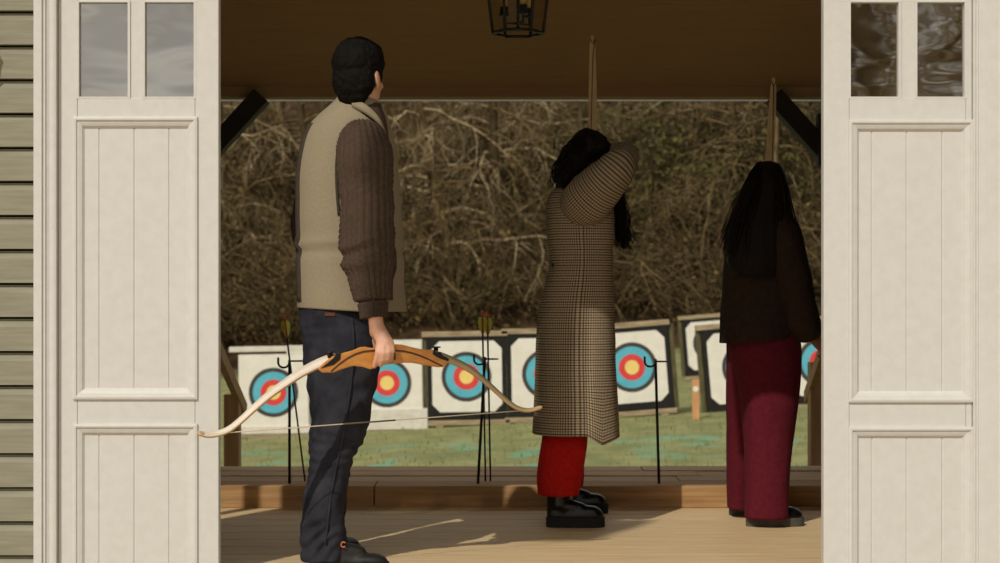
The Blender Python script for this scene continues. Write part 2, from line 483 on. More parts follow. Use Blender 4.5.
# ---- ceiling, sloping down to the eave over the shooting line
EZ, ED = 1.962, 8.62
CZ = 3.15
mb = MB()
nb = 14
for i in range(nb):
    t0, t1 = i / nb, (i + 1) / nb
    ya, yb = ED + (5.80 - ED) * t0, ED + (5.80 - ED) * t1
    za, zb = EZ + (CZ - EZ) * t0, EZ + (CZ - EZ) * t1
    g = 0.004
    b = len(mb.v)
    for x in (-3.3, 3.3):
        mb.v += [Vector((x, ya - g, za)), Vector((x, yb, zb)), Vector((x, yb, zb + 0.06)), Vector((x, ya - g, za + 0.06))]
    for q in ((0, 1, 2, 3), (4, 7, 6, 5), (0, 4, 5, 1), (1, 5, 6, 2), (2, 6, 7, 3), (3, 7, 4, 0)):
        mb.face([b + i_ for i_ in q])
struct(mb.build('ceiling', M['ceil'], origin=(0, 7.2, 2.5)))
# roof covering above
mb = MB()
mb.bar((0, ED + 0.12, EZ + 0.05), (0, 5.70, CZ + 0.12), 6.9, 0.05, up=Vector((0, 0, 1)))
for p in mb.v: p.z += 0.06
struct(mb.build('roof_slope', M['darkbeam'], origin=(0, 7, 3)))
# shallow canopy over the doors, unseen, with a drop board added for shade
mb = MB(); mb.bar((0, 5.30, 2.585), (0, 5.80, 2.76), 6.9, 0.04, up=Vector((0, 0, 1))); mb.box(-3.45, 3.45, 5.29, 5.31, 2.555, 2.60)
mb.box(0.02, 0.46, 5.292, 5.306, 2.20, 2.57)  # unseen drop board, added only to deepen the shade on the right archer
struct(mb.build('roof_canopy_shade_board', M['cream'], origin=(0, 5.5, 2.6)))
# beam at the eave with its pale lower edge strip
mb = MB(); mb.box(-3.3, 3.3, 8.50, 8.61, Z(99.6, 8.61), EZ + 0.10)
struct(mb.build('trim_1', M['ceil'], origin=(0, 8.55, EZ)))
mb = MB(); mb.box(-3.5, 3.5, 8.93, 8.945, Z(101.1, 8.93), Z(101.1, 8.93) + 0.06)
struct(mb.build('trim_2', M['palestrip'], origin=(0, 8.63, EZ)))
# posts and knee braces
for side, xp in (('left', -1.52), ('right', 1.70)):
    mb = MB(); mb.box(xp - 0.07, xp + 0.07, 8.44, 8.58, 0.1, EZ - 0.015)
    o = struct(mb.build('post', M['darkbeam'], origin=(xp, 8.5, 0.1), bevel=0.004))
    mb = MB()
    if side == 'left': mb.bar(P(196, 168, 8.5), P(262, 96, 8.5), 0.09, 0.105, up=Vector((0, 1, 0)))
    else: mb.bar(P(834, 164, 8.5), P(773, 96, 8.5), 0.09, 0.105, up=Vector((0, 1, 0)))
    mb.build('knee_brace', M['darkbeam'], o, bevel=0.003)
    if side == 'right':
        mb = MB(); a = P(818, 114, 8.44); b = P(830, 166, 8.44); mb.box(a.x, b.x, 8.42, 8.5, b.z, a.z)
        mb.build('post_bracket', M['darkbeam'], o)
# inner side walls
for side, xa, xb in (('left', -3.3, -3.2), ('right', 3.2, 3.3)):
    mb = MB(); mb.prism([(5.84, 0), (8.4, 0), (8.4, 2.0), (5.84, 3.1)], 0, 0.1)
    for p in mb.v: p.x, p.y = xa + p.y, p.x
    struct(mb.build('wall_' + side, M['ceil_in'], origin=(xa, 7, 0)))

# ---- front wall in sage weatherboards
def siding(name, x0, x1, z0, z1, holes=()):
    """board pitch 34 px; each board has a sloped top lip and a shadow gap under it"""
    mb = MB(); pitch = 34.0 / SD
    zref = Z(13.0)
    k0 = math.floor((z0 - zref) / pitch)
    z = zref + k0 * pitch
    while z < z1:
        a, b = max(z + 0.0075, z0), min(z + pitch, z1)
        if b - a > 0.01:
            spans = [(x0, x1)]
            for hx0, hx1, hz0, hz1 in holes:
                if b > hz0 and a < hz1:
                    nsp = []
                    for s0, s1 in spans:
                        if hx1 <= s0 or hx0 >= s1: nsp.append((s0, s1)); continue
                        if hx0 > s0: nsp.append((s0, hx0))
                        if hx1 < s1: nsp.append((hx1, s1))
                    spans = nsp
            for s0, s1 in spans:
                lip = b - 0.026
                k = len(mb.v)
                prof = [(5.79, a), (5.79, lip), (5.810, b - 0.003), (5.810, b), (5.84, b), (5.84, a)]
                prof = [(yy, max(zz, a)) for yy, zz in prof]
                for xx in (s0, s1):
                    mb.v += [Vector((xx, yy, zz)) for yy, zz in prof]
                n = len(prof)
                mb.face([k + i for i in range(n)]); mb.face([k + n + i for i in range(n)][::-1])
                for i in range(n):
                    j = (i + 1) % n; mb.face([k + i, k + n + i, k + n + j, k + j])
        z += pitch
    for hx in ([(x0, x1)] if not holes else [(x0, holes[0][0]), (holes[-1][1], x1)]):
        mb.box(hx[0], hx[1], 5.842, 5.86, z0, z1, 1)
    for hx0, hx1, hz0, hz1 in holes:
        mb.box(hx0, hx1, 5.842, 5.86, z0, hz0, 1); mb.box(hx0, hx1, 5.842, 5.86, hz1, z1, 1)
    return struct(mb.build(name, [M['sage'], M['black_gap']], origin=((x0 + x1) / 2, 5.8, 0)))
WX0, WX1, WZ0, WZ1 = -2.30, -1.93, 1.36, 2.14
siding('wall_front_left', -3.3, X(33) + 0.01, -0.45, 3.1, holes=((WX0, WX1, WZ0, WZ1),))
siding('wall_front_right', X(1012), 3.3, -0.45, 3.1)
siding('wall_front', X(33), X(1012), 2.52, 3.1)
# window in the left front wall
mb = MB()
for a in ((WX0, WX1, WZ0 - 0.02, WZ0 + 0.03), (WX0, WX1, WZ1 - 0.03, WZ1 + 0.02), (WX0 - 0.02, WX0 + 0.03, WZ0, WZ1), (WX1 - 0.03, WX1 + 0.02, WZ0, WZ1), (-2.13, -2.075, WZ0, WZ1)):
    mb.box(a[0], a[1], 5.785, 5.83, a[2], a[3])
struct(mb.build('window_1', M['cream'], origin=(-2.11, 5.8, WZ0)))

# ---- door casing mouldings
def casing(name, pts, mirror=False):
    """profile (px, forward) swept from the ground to the head"""
    mb = MB(); k = len(mb.v)
    prof = [(X(px, 5.80 - f), 5.80 - f) for px, f in pts]
    prof = prof + [(prof[-1][0], 5.86), (prof[0][0], 5.86)]
    n = len(prof)
    for z in (-0.45, 2.52):
        mb.v += [Vector((x, y, z)) for x, y in prof]
    mb.face(list(range(n))); mb.face([n + i for i in range(n)][::-1])
    for i in range(n):
        j = (i + 1) % n; mb.face([i, n + i, n + j, j])
    return struct(mb.build(name, M['cream'], origin=(prof[0][0], 5.8, 0)))
casing('trim_3', [(33.5, 0.0), (33.5, 0.034), (41.5, 0.034), (42.2, 0.026), (43.2, 0.026), (43.8, 0.033), (45, 0.033), (46.5, 0.026), (49.5, 0.022), (51.5, 0.026), (53.2, 0.027), (55.8, 0.025), (56.9, 0.016), (57.6, 0.0)])
casing('trim_4', [(972.6, 0.0), (973.2, 0.010), (975.6, 0.010), (976.2, 0.006), (978, 0.006), (978.8, 0.014), (986, 0.016), (999, 0.016), (1005, 0.03), (1013, 0.03), (1013, 0.0)])
mb = MB(); mb.box(X(33.5), X(1013), 5.775, 5.86, 2.41, 2.55)
struct(mb.build('trim_5', M['cream'], origin=(0, 5.8, 2.41)))
# deck edge under the doors
mb = MB(); mb.box(-3.3, 3.3, 5.79, 5.83, -0.6, -0.35)
struct(mb.build('baseboard_front', M['cream'], origin=(0, 5.8, -0.5)))

# ---- the two door leaves
def leaf(name, x0, x1, gx0, gx1, m0, m1, grooves, pv, dz):
    """all x in px: leaf, glazed opening, muntin, moulded panel, panel grooves"""
    ztop, zbot = 2.40, -0.38
    fr = MB()
    y0, y1 = YD, YD + 0.045
    a, b = X(x0), X(x1)
    gl, gr = X(gx0), X(gx1)
    pl, prr = X(pv[0]), X(pv[1])
    zs = [(Z(97.5), Z(119 + dz)), (Z(402 + dz), Z(427 + dz))]
    c = 0.0006
    # stiles, top rail, two middle rails, bottom rail
    fr.box(a, gl - c, y0, y1, zbot, ztop); fr.box(gr + c, b, y0, y1, zbot, ztop)
    fr.box(gl, gr, y0, y1, ztop - 0.12, ztop)
    fr.box(gl, gr, y0 + 0.0004, y1, zs[0][1] - 0.02, zs[0][0]); fr.box(gl, gr, y0 + 0.0004, y1, zs[1][1] - 0.02, zs[1][0] + 0.02)
    fr.box(gl, gr, y0, y1, zbot, zbot + 0.18)
    # glazing bars: upright bar and a cross bar at the top of the frame
    fr.box(X(m0), X(m1), y0 + 0.004, y1, zs[0][0] - 0.001, ztop - 0.11)
    fr.box(gl, gr, y0 + 0.0052, y1 - 0.001, Z(1.5), Z(-9))
    o = struct(fr.build(name, M['cream'], origin=((a + b) / 2, YD, zbot), bevel=0.003))
    # glazing beads
    gb = MB()
    for (u0, u1) in ((gx0, m0), (m1, gx1)):
        for (w0, w1) in ((97.5, 1.5), (-9, -120)):
            e = 0.0045
            xa, xb, za, zb = X(u0), X(u1), Z(w0), min(Z(w1), ztop - 0.12)
            gb.box(xa - .004, xa + e, y0 - 0.0008, y0 + 0.02, za - .004, zb + .004); gb.box(xb - e, xb + .004, y0 - 0.0008, y0 + 0.02, za - .004, zb + .004)
            gb.box(xa + e * .5, xb - e * .5, y0 - 0.0003, y0 + 0.0195, za - .003, za + e * 0.7); gb.box(xa + e * .5, xb - e * .5, y0 - 0.0003, y0 + 0.0195, zb - e * 0.5, zb + .003)
    gb.build('glazing_bead', M['cream'], o)
    for (u0, u1) in ((gx0, m0), (m1, gx1)):
        for (w0, w1) in ((97.5, 1.5), (-9, -120)):
            g = MB(); g.box(X(u0) + 0.002, X(u1) - 0.002, y0 + 0.016, y0 + 0.020, Z(w0), min(Z(w1), ztop - 0.12))
            g.build('window_pane', M['pane'], o)
    # boarded panels with v grooves
    for (za, zb) in ((Z(398 + dz), Z(121 + dz)), (zbot + 0.16, Z(429 + dz))):
        pn = MB()
        gxs = [gx0 - 1] + grooves + [gx1 + 1]
        for q0, q1 in zip(gxs[:-1], gxs[1:]):
            xa, xb, v = X(q0), X(q1), 0.0035
            k = len(pn.v)
            pf = [(xa, y0 + 0.020), (xa, y0 + 0.0145), (xa + v, y0 + 0.011), (xb - v, y0 + 0.011), (xb, y0 + 0.0145), (xb, y0 + 0.020)]
            for zz in (za, zb): pn.v += [Vector((x, yy, zz)) for x, yy in pf]
            n = len(pf)
            pn.face([k + i for i in range(n)]); pn.face([k + n + i for i in range(n)][::-1])
            for i in range(n):
                j = (i + 1) % n; pn.face([k + i, k + n + i, k + n + j, k + j])
        pn.build('door_panel', M['cream'], o)
    # raised mouldings mitred round the panels
    prof = [(0.0, 0.0), (0.0, -0.008), (0.007, -0.010), (0.012, -0.009), (0.014, -0.004), (0.020, -0.003), (0.030, 0.001), (0.033, 0.006), (0.038, 0.0115), (0.038, 0.014), (0.0, 0.014)]
    for (zt, zb) in ((Z(119 + dz), Z(401.5 + dz)), (Z(426 + dz), zbot + 0.13)):
        mo = MB(); k = 0; n = len(prof)
        for (cx, cz, sx, sz) in ((pl, zt, 1, -1), (prr, zt, -1, -1), (prr, zb, -1, 1), (pl, zb, 1, 1)):
            mo.v += [Vector((cx + sx * u, y0 + f, cz + sz * u)) for u, f in prof]
        for q in range(4):
            q2 = (q + 1) % 4
            for i in range(n):
                j = (i + 1) % n
                mo.face([q * n + i, q * n + j, q2 * n + j, q2 * n + i])
        mo.build('panel_moulding', M['cream'], o)
    return o
leaf('door_1', 58.2, 218.6, 77.5, 195, 129, 143.5, [98.5, 133.7, 168.5], (73.2, 197.6), -2.2)
leaf('door_2', 823.6, 972.0, 849.5, 966.0, 900, 916, [872.5, 907.5, 943.0], (848.6, 973.6), 0.8)

# ================================================================== GROUND, WOODS
def ground_z(x, y):
    xx = max(-9, min(9, x))
    z = -0.45 + 0.057 * xx
    if y > 29: z += (min(y, 38) - 29) * 0.045
    if y > 38: z += (y - 38) * 0.34
    return z
mb = MB()
ys = [8.67, 10, 12, 14, 16, 18, 20, 22, 24, 26, 29, 32, 35, 38, 40, 42, 45, 50, 56, 64, 74, 90]
xsg = [-60 + i * 3 for i in range(41)]
for yv in ys:
    for xv in xsg:
        mb.v.append(Vector((xv, yv, ground_z(xv, yv) + (0.5 * noise.noise(Vector((xv * 0.3, yv * 0.3, 0))) if yv > 40 else 0.0))))
for i in range(len(ys) - 1):
    for j in range(len(xsg) - 1):
        a = i * len(xsg) + j
        mb.face([a, a + 1, a + len(xsg) + 1, a + len(xsg)], 0, None, True)
struct(mb.build('ground', M['lawn'], fix=False))
# ground on the near side of the building
mb = MB(); mb.box(-60, 60, -60, 5.79, -0.62, -0.6)
struct(mb.build('ground_front', M['gravel'], origin=(0, 0, -0.6)))

# short grass over the lawn
rng = np.random.default_rng(3)
mb = MB()
for _ in range(9000):
    yv = 9.0 + 22 * rng.random() ** 1.5
    xv = (rng.random() - 0.5) * (0.62 * yv + 1.0)
    z = ground_z(xv, yv); h = 0.025 + 0.04 * rng.random(); w = 0.008
    a = rng.random() * 6.28; l = (rng.random() - 0.5) * 0.04
    dx, dy = math.cos(a) * w, math.sin(a) * w
    k = len(mb.v)
    mb.v += [Vector((xv - dx, yv - dy, z - 0.01)), Vector((xv + dx, yv + dy, z - 0.01)), Vector((xv + l, yv + l * 0.5, z + h))]
    mb.face([k, k + 1, k + 2])
tag(mb.build('lawn_grass', M['blade'], fix=False), 'short olive green grass of the lawn under the targets', 'grass', kind='stuff')

def branch(mb, p, d, L, r, depth, rg, droop, mi=0, nseg=6):
    pts, rad = [p.copy()], [r]
    q = p.copy(); dd = d.copy()
    for i in range(nseg):
        dd = (dd + Vector((rg.normal(0, .24), rg.normal(0, .24), rg.normal(0, .20) - droop))).normalized()
        q = q + dd * (L / nseg)
        pts.append(q.copy()); rad.append(r * (1 - 0.75 * (i + 1) / nseg))
    mb.tube(pts, rad, 4 if depth < 2 else 3, mi, cap=False)
    return pts, rad, dd

def tree_mesh(seed, h, r0, droop, nb, leaf=0, twigs=True, lowest=0.08):
    rg = np.random.default_rng(seed)
    tr, br = MB(), MB()
    pts, rad = [Vector((0, 0, -0.25))], [r0]
    q = Vector((0, 0, -0.25)); dd = Vector((0, 0, 1))
    n = 8
    for i in range(n):
        dd = (dd + Vector((rg.normal(0, .09), rg.normal(0, .09), 0.1))).normalized()
        q = q + dd * (h / n); pts.append(q.copy()); rad.append(r0 * (1 - 0.85 * (i + 1) / n))
    tr.tube(pts, rad, 7, 0, cap=False)
    tips = []
    for k in range(nb):
        t = lowest + (1 - lowest) * (k + rg.random()) / nb
        i = min(int(t * n), n - 1); f = t * n - i
        p = pts[i].lerp(pts[i + 1], f)
        a = rg.random() * 6.28; up = 0.15 + 0.6 * rg.random()
        d = Vector((math.cos(a), math.sin(a), up)).normalized()
        L = h * (0.22 + 0.25 * rg.random()) * (1.1 - 0.6 * t)
        bp, brd, e = branch(br, p, d, L, r0 * 0.36 * (1.15 - t), 1, rg, droop)
        for m in range(5):
            tt = 0.25 + 0.75 * (m + rg.random()) / 5
            ii = min(int(tt * 6), 5); pp = bp[ii].lerp(bp[ii + 1], tt * 6 - ii)
            d2 = (e + Vector((rg.normal(0, .7), rg.normal(0, .7), rg.normal(0, .5)))).normalized()
            bp2, _, e2 = branch(br, pp, d2, L * (0.35 + 0.3 * rg.random()), max(brd[ii] * 0.55, 0.015), 2, rg, droop * 1.3)
            if twigs:
                for w in range(4):
                    ww = 0.2 + 0.8 * rg.random(); i3 = min(int(ww * 6), 5)
                    p3 = bp2[i3].lerp(bp2[i3 + 1], ww * 6 - i3)
                    d3 = (e2 + Vector((rg.normal(0, .9), rg.normal(0, .9), rg.normal(0, .7)))).normalized()
                    b3, _, _ = branch(br, p3, d3, L * 0.24, 0.012, 3, rg, droop, nseg=3)
                    tips += b3[1:]
    lf = None
    if leaf:
        lf = MB()
        for _ in range(leaf):
            t = tips[int(rg.random() * len(tips))] + Vector((rg.normal(0, .12), rg.normal(0, .12), rg.normal(0, .12)))
            s = 0.035 + 0.04 * rg.random()
            a = Vector((rg.normal(), rg.normal(), rg.normal())).normalized() * s; b = a.orthogonal().normalized() * s * 0.6
            k = len(lf.v); lf.v += [t - a, t + b, t + a, t - b]; lf.face([k, k + 1, k + 2, k + 3])
    return tr, br, lf

def shrub_mesh(seed, h, n, leaf=0, spread=0.9):
    rg = np.random.default_rng(seed); st = MB(); tips = []
    for _ in range(n):
        a = rg.random() * 6.28; rr = 0.5 * rg.random()
        p = Vector((math.cos(a) * rr, math.sin(a) * rr, -0.2))
        d = Vector((math.cos(a) * spread * rg.random(), math.sin(a) * spread * rg.random(), 1)).normalized()
        L = h * (0.55 + 0.6 * rg.random())
        bp, _, e = branch(st, p, d, L, 0.016 + 0.012 * rg.random(), 2, rg, 0.10, nseg=5)
        for m in range(5):
            i = 1 + int(rg.random() * 4)
            d2 = (e + Vector((rg.normal(0, .8), rg.normal(0, .8), rg.normal(0, .6)))).normalized()
            b2, _, _ = branch(st, bp[i], d2, L * 0.35, 0.010, 3, rg, 0.1, nseg=3)
            tips += b2[1:]
    lf = MB()
    for _ in range(leaf):
        t = tips[int(rg.random() * len(tips))] + Vector((rg.normal(0, .14), rg.normal(0, .14), rg.normal(0, .14)))
        s = 0.03 + 0.04 * rg.random()
        a = Vector((rg.normal(), rg.normal(), rg.normal())).normalized() * s; b = a.orthogonal().normalized() * s * 0.6
        k = len(lf.v); lf.v += [t - a, t + b, t + a, t - b]; lf.face([k, k + 1, k + 2, k + 3])
    return st, lf

def place_tree(proto, x, y, rz, sc, label, cat, group, name):
    root = bpy.data.objects.new(name, None); C.objects.link(root)
    root.location = (x, y, ground_z(x, y)); root.rotation_euler = (0, 0, rz); root.scale = (sc, sc, sc)
    root.empty_display_size = 0.2
    ORG[root.name] = Vector(root.location)
    tag(root, label, cat, group)
    for src in proto:
        c = src.copy(); C.objects.link(c); c.parent = root
    return root
def make_proto(parts):
    """first copy of each kind: meshes kept as objects until the first placement"""
    out = []
    for nm, mbx, m in parts:
        if mbx is None or not mbx.v: continue
        me = bpy.data.meshes.new(nm)
        me.from_pydata([tuple(v) for v in mbx.v], [], mbx.f)
        me.materials.append(m); me.polygons.foreach_set('use_smooth', [True] * len(mbx.f)); me.update()
        out.append(bpy.data.objects.new(nm, me))
    return out
protos = []
for i in range(4):
    t, b, l = tree_mesh(20 + i, 7.5 + i * 0.6, 0.12 + 0.02 * i, 0.11 + 0.05 * (i % 2), 26, leaf=260)
    protos.append(make_proto([('trunk', t, M['barkdark'] if i % 2 else M['bark']), ('branches', b, M['bark']), ('dry_leaves', l, M['leafdry'])]))
t, b, l = tree_mesh(41, 8.6, 0.19, 0.17, 34, leaf=0)
pale = make_proto([('trunk', t, M['bark']), ('branches', b, M['barkpale'])])
shr = []
for i in range(3):
    s_, l_ = shrub_mesh(60 + i, 3.2, 95, leaf=420)
    shr.append(make_proto([('stems', s_, M['bark']), ('dry_leaves', l_, M['leafdry'])]))
s_, l_ = shrub_mesh(70, 3.6, 80, leaf=4200, spread=0.7)
ever = make_proto([('stems', s_, M['barkdark']), ('evergreen_foliage', l_, M['leafgreen'])])

rt = random.Random(5)
row = 0
for (yy, n) in ((41.0, 13), (44.5, 13), (49.0, 13), (55.0, 14)):
    for i in range(n):
        w = 0.36 * yy
        x = -w + 2 * w * (i + 0.5 + rt.uniform(-0.35, 0.35)) / n
        pxx = 500 + x * F / yy
        place_tree(protos[rt.randrange(4)], x, yy + rt.uniform(-1, 1), rt.uniform(0, 6.28), rt.uniform(0.9, 1.25),
                   'bare brown woodland tree in the thicket behind the targets', 'tree', 'trees of the bare wood', 'bare_tree')
pale_spots = ((452, 41.5, 0.6, 'pale bare tree with arching branches right of the man in the vest'),
              (497, 43.0, 2.2, 'pale bare tree with drooping branches left of the checked coat'),
              (690, 43.5, 4.0, 'pale bare tree between the two archers, over the far target'),
              (240, 43.0, 1.3, 'slim pale bare tree above the leftmost target'))
for (px, yy, rz, lab) in pale_spots:
    place_tree(pale, (px - 500) * yy / F, yy, rz, 1.0, lab, 'tree', None, 'pale_tree')
for (yy, n) in ((40.0, 14), (42.5, 14), (46.5, 13), (52.0, 12)):
    for i in range(n):
        w = 0.34 * yy
        x = -w + 2 * w * (i + 0.5 + rt.uniform(-0.4, 0.4)) / n
        px = 500 + x * F / yy
        if yy < 41 and 650 < px < 705: continue
        place_tree(shr[rt.randrange(3)], x, yy + rt.uniform(-0.6, 0.6), rt.uniform(0, 6.28), rt.uniform(0.75, 1.15),
                   'tangled leafless shrub at the foot of the wood', 'shrub', 'shrubs at the wood edge', 'tangled_shrub')
for (px, yy, sc, lab) in ((648, 43.0, 1.35, 'green evergreen bush right of the raised elbow'), (712, 44.0, 1.3, 'green evergreen bush left of the archer in brown'),
                          (560, 45.5, 1.2, 'green evergreen bush behind the archer in the checked coat'), (800, 43.0, 1.2, 'green evergreen bush by the right door leaf'),
                          (680, 48.0, 1.5, 'taller green evergreen higher up the bank between the archers')):
    place_tree(ever, (px - 500) * yy / F, yy, px * 0.1, sc, lab, 'bush', None, 'evergreen_bush')

# unseen tall tree, added so its drooping leafy bough shades the middle of the doorway
yt = 0.8
tt = thing('shade_tree', (-9.0, yt, -0.6), 'unseen tall tree added on the near side to shade the doorway with its bough', 'tree')
t = MB(); t.tube([(-9.0 + 0.05 * math.sin(i * 1.1), yt, -0.7 + i * 0.95) for i in range(14)], [0.32, 0.27] + [0.24] * 6 + [0.22, 0.2, 0.17, 0.14, 0.10, 0.07], 14, 0, cap=False)
t.build('trunk', M['bark'], tt)
t = MB(); t.tube([(-9.0, yt, 8.1), (-7.4, yt, 8.7), (-5.6, yt, 8.9), (-4.2, yt, 8.6), (-3.3, yt, 8.0), (-2.98, yt, 7.3), (-2.90, yt, 6.5), (-2.84, yt, 5.95)], [0.14, 0.12, 0.10, 0.085, 0.07, 0.05, 0.03, 0.012], 9, 0)
t.build('drooping_bough', M['bark'], tt)
rg_ = np.random.default_rng(12); lf = MB()
def leaf_(c, s_):
    a = Vector((rg_.normal(), rg_.normal(), rg_.normal())).normalized() * s_; b = a.orthogonal().normalized() * s_ * 0.62
    k = len(lf.v); lf.v.extend([c - a, c + b, c + a, c - b]); lf.face([k, k + 1, k + 2, k + 3])
for (x0, x1, z0, z1, n) in ((-.50, -.25, 1.38, 2.3, 1500), (-.46, -.06, .84, 1.42, 1400), (-.40, -.20, 2.2, 2.9, 300)):  # leaves clustered by where their shade should fall across the doorway
    for _ in range(n):
        xd = x0 + 0.04 + (x1 - x0 - 0.08) * rg_.random(); zd = z0 + (z1 - z0) * rg_.random()
        yv = yt + rg_.normal(0, 0.06); q = 5.8 - yv
        leaf_(Vector((xd - 0.52 * q, yv, zd + q)), 0.035 + 0.03 * rg_.random())
lf.build('shade_leaves', M['leafgreen'], tt, fix=False)
# trees that stand behind the viewer and show in the right-hand panes
for (x, yv, rz) in ((4.9, -7.5, 0.4), (5.7, -9.0, 2.0), (4.0, -13.0, 3.0)):
    r = place_tree(pale, x, yv, rz, 1.0, 'bare tree mirrored in the right door panes', 'tree', 'trees on the near lawn', 'bare_tree')
    r.location.z = -0.6
for i, (x, yv, rz, q) in enumerate(((4.6, -15, 0.4, 0), (6.3, -16, 2.0, 1), (7.9, -15.5, 1.0, 2), (5.4, -19, 3.0, 3), (7.2, -20, 4.0, 0), (9.2, -19, 5.0, 1))):
    r = place_tree(protos[q], x, yv, rz, 1.15, 'bare tree mirrored in the right door panes', 'tree', 'trees on the near lawn', 'bare_tree')
    r.location.z = -0.6

# ================================================================== TARGETS
TS = 0.295                                   # outer ring radius in metres
def target(name, cx, cy, d, Rpx, roll, xl, xr, yt, yb, label, style='black', rail=True, turn=0.0, slab=0):
    """cx, cy ring centre; xl.. yb the paper sheet in px at depth d; roll in degrees (anticlockwise)"""
    s = d / F
    c = P(cx, cy, d)
    gz = ground_z(c.x, d)
    root = thing(name, (c.x, d, gz), label, 'archery target', 'archery targets on the lawn')
    R = Rpx * s
    mat4 = Matrix.Translation(c) @ Matrix.Rotation(math.radians(turn), 4, 'Z') @ Matrix.Rotation(math.radians(-roll), 4, 'Y')
    x0, x1 = (xl - cx) * s, (xr - cx) * s
    z1, z0 = (cy - yt) * s, (cy - yb) * s
    m = 0.055
    def tb(mbx, *a, mi=0):
        k = len(mbx.v); mbx.box(*a, mi)
        for i in range(k, len(mbx.v)): mbx.v[i] = mat4 @ mbx.v[i]
    b = MB()
    if style == 'black': tb(b, x0 - m, x1 + m, 0.012, 0.16, z0 - 0.09, z1 + 0.05)
    else: tb(b, x0 - 0.01, x1 + 0.01, 0.012, 0.20, z0 - 0.03, z1 + 0.02)
    b.build('foam_boss', M['boss'] if style == 'black' else M['whiteboss'], root, bevel=0.01)
    f = MB(); ch = 0.09 if style == 'black' else 0.015
    f.prism([(x0 + ch, z0), (x1 - ch, z0), (x1, z0 + ch), (x1, z1 - ch), (x1 - ch, z1), (x0 + ch, z1), (x0, z1 - ch), (x0, z0 + ch)], 0.004, 0.011, 0, mat4)
    n = 64
    radii = [(1.0, 1), (0.835, 2), (0.525, 3), (0.285, 4), (0.0, 4)]
    for i in range(4):
        ro, ri = radii[i][0] * R, radii[i + 1][0] * R
        k = len(f.v)
        yy = 0.0036 - 0.0006 * i
        for j in range(n):
            t = 2 * PI * j / n
            f.v.append(mat4 @ Vector((ro * math.cos(t), yy, ro * math.sin(t))))
        if ri > 0:
            for j in range(n):
                t = 2 * PI * j / n
                f.v.append(mat4 @ Vector((ri * math.cos(t), yy, ri * math.sin(t))))
            for j in range(n):
                j2 = (j + 1) % n
                f.face([k + j, k + j2, k + n + j2, k + n + j], radii[i][1])
        else:
            f.face([k + j for j in range(n)], radii[i][1])
    f.build('target_face', [M['paper'], M['ringblack'], M['ringblue'], M['ringred'], M['ringgold']], root, fix=False)
    if slab:
        t = MB(); tb(t, x0 - 0.02, x1 + 0.06, -0.01, 0.20, z0 - 0.045, (cy - slab) * s); t.build('lower_foam_strip', M['whiteboss'], root, bevel=0.008)
    # wooden stand: posts behind, rails above and below, feet on the grass
    if rail:
        t = MB(); tb(t, x0 - m - 0.06, x1 + m + 0.02, 0.0, 0.10, z1 + 0.052, z1 + 0.115); t.build('top_rail', M['standwood'] if style == 'black' else M['whiteboss'], root, bevel=0.006)
    lo = z0 - (0.095 if style == 'black' else 0.035)
    t = MB(); tb(t, x0 - m - 0.03, x1 + m + 0.03, 0.0, 0.12, lo - 0.06, lo); t.build('bottom_rail', M['standwood'], root, bevel=0.006)
    for sx in (x0 - m - 0.035, x1 + m + 0.035):
        if style == 'black':
            t = MB(); tb(t, sx - 0.028, sx + 0.028, 0.04, 0.10, lo, z1 + 0.06); t.build('post', M['mosswood'], root, bevel=0.005)
    for fx in (x0 + 0.08, x1 - 0.06):
        w = mat4 @ Vector((fx, 0.05, lo - 0.06))
        t = MB(); t.box(w.x - 0.04, w.x + 0.04, w.y - 0.05, w.y + 0.05, ground_z(w.x, w.y) - 0.03, w.z + 0.01); t.build('foot', M['standwood'], root)
        t = MB(); t.bar(mat4 @ Vector((fx, 0.17, z1 - 0.2)), (w.x, w.y + 0.75, ground_z(w.x, w.y + 0.75)), 0.05, 0.05); t.build('back_strut', M['mosswood'], root)
    return root
target('archery_target', 273.5, 392.5, 20.0, 24.8, 1.0, 239.5, 308, 356, 430, 'white-edged archery target furthest left, behind the bow limb', 'white', rail=True, slab=426)
target('archery_target', 387.0, 383.0, 20.0, 24.5, 1.0, 350, 422, 342, 426, 'white-edged archery target behind the man\'s hand and bow handle', 'white', rail=False, slab=409)
target('archery_target', 466.5, 376.7, 20.0, 25.0, 1.0, 432, 502, 341, 412, 'black-edged archery target below the right end of the held bow')
target('archery_target', 547.0, 374.0, 20.0, 25.0, 1.0, 511.5, 583, 338, 409, 'black-edged archery target half hidden behind the checked coat')
target('archery_target', 632.0, 367.3, 20.0, 25.0, 4.5, 598.0, 666.5, 332, 403, 'tilted black-edged archery target right of the checked coat')
target('archery_target', 711.0, 343.0, 28.0, 18.0, 4.5, 687, 737, 321, 369, 'smaller far black-edged archery target peeking out in the back row')
target('archery_target', 747.0, 367.0, 20.0, 25.0, 5.0, 709, 780, 331, 402, 'black-edged archery target mostly hidden behind the archer in brown')
target('archery_target', 822.5, 362.0, 20.0, 25.0, 3.0, 792, 862, 326, 395, 'archery target at the right door leaf, beside the brown hand')
target('archery_target', 318.0, 378.0, 24.0, 20.8, 0.0, 287, 350, 347, 409, 'white archery target in the back row, mostly hidden by the man', 'white', rail=False)

# little marker stake on the grass
c = P(695.7, 415, 19.0); gz = ground_z(c.x, 19.0)
st = thing('marker_stake', (c.x, 19.0, gz), 'short tan wooden stake with a white disc on the grass', 'stake')
mb = MB(); mb.box(c.x - 0.038, c.x + 0.038, 18.98, 19.02, gz - 0.05, Z(379.5, 19.0)); mb.build('stake_board', M['stake'], st, bevel=0.004)
mb = MB(); q = P(695.7, 389, 18.975); mb.tube([q, q + Vector((0, 0.004, 0))], 0.032, 20); mb.build('white_disc', M['paper'], st)

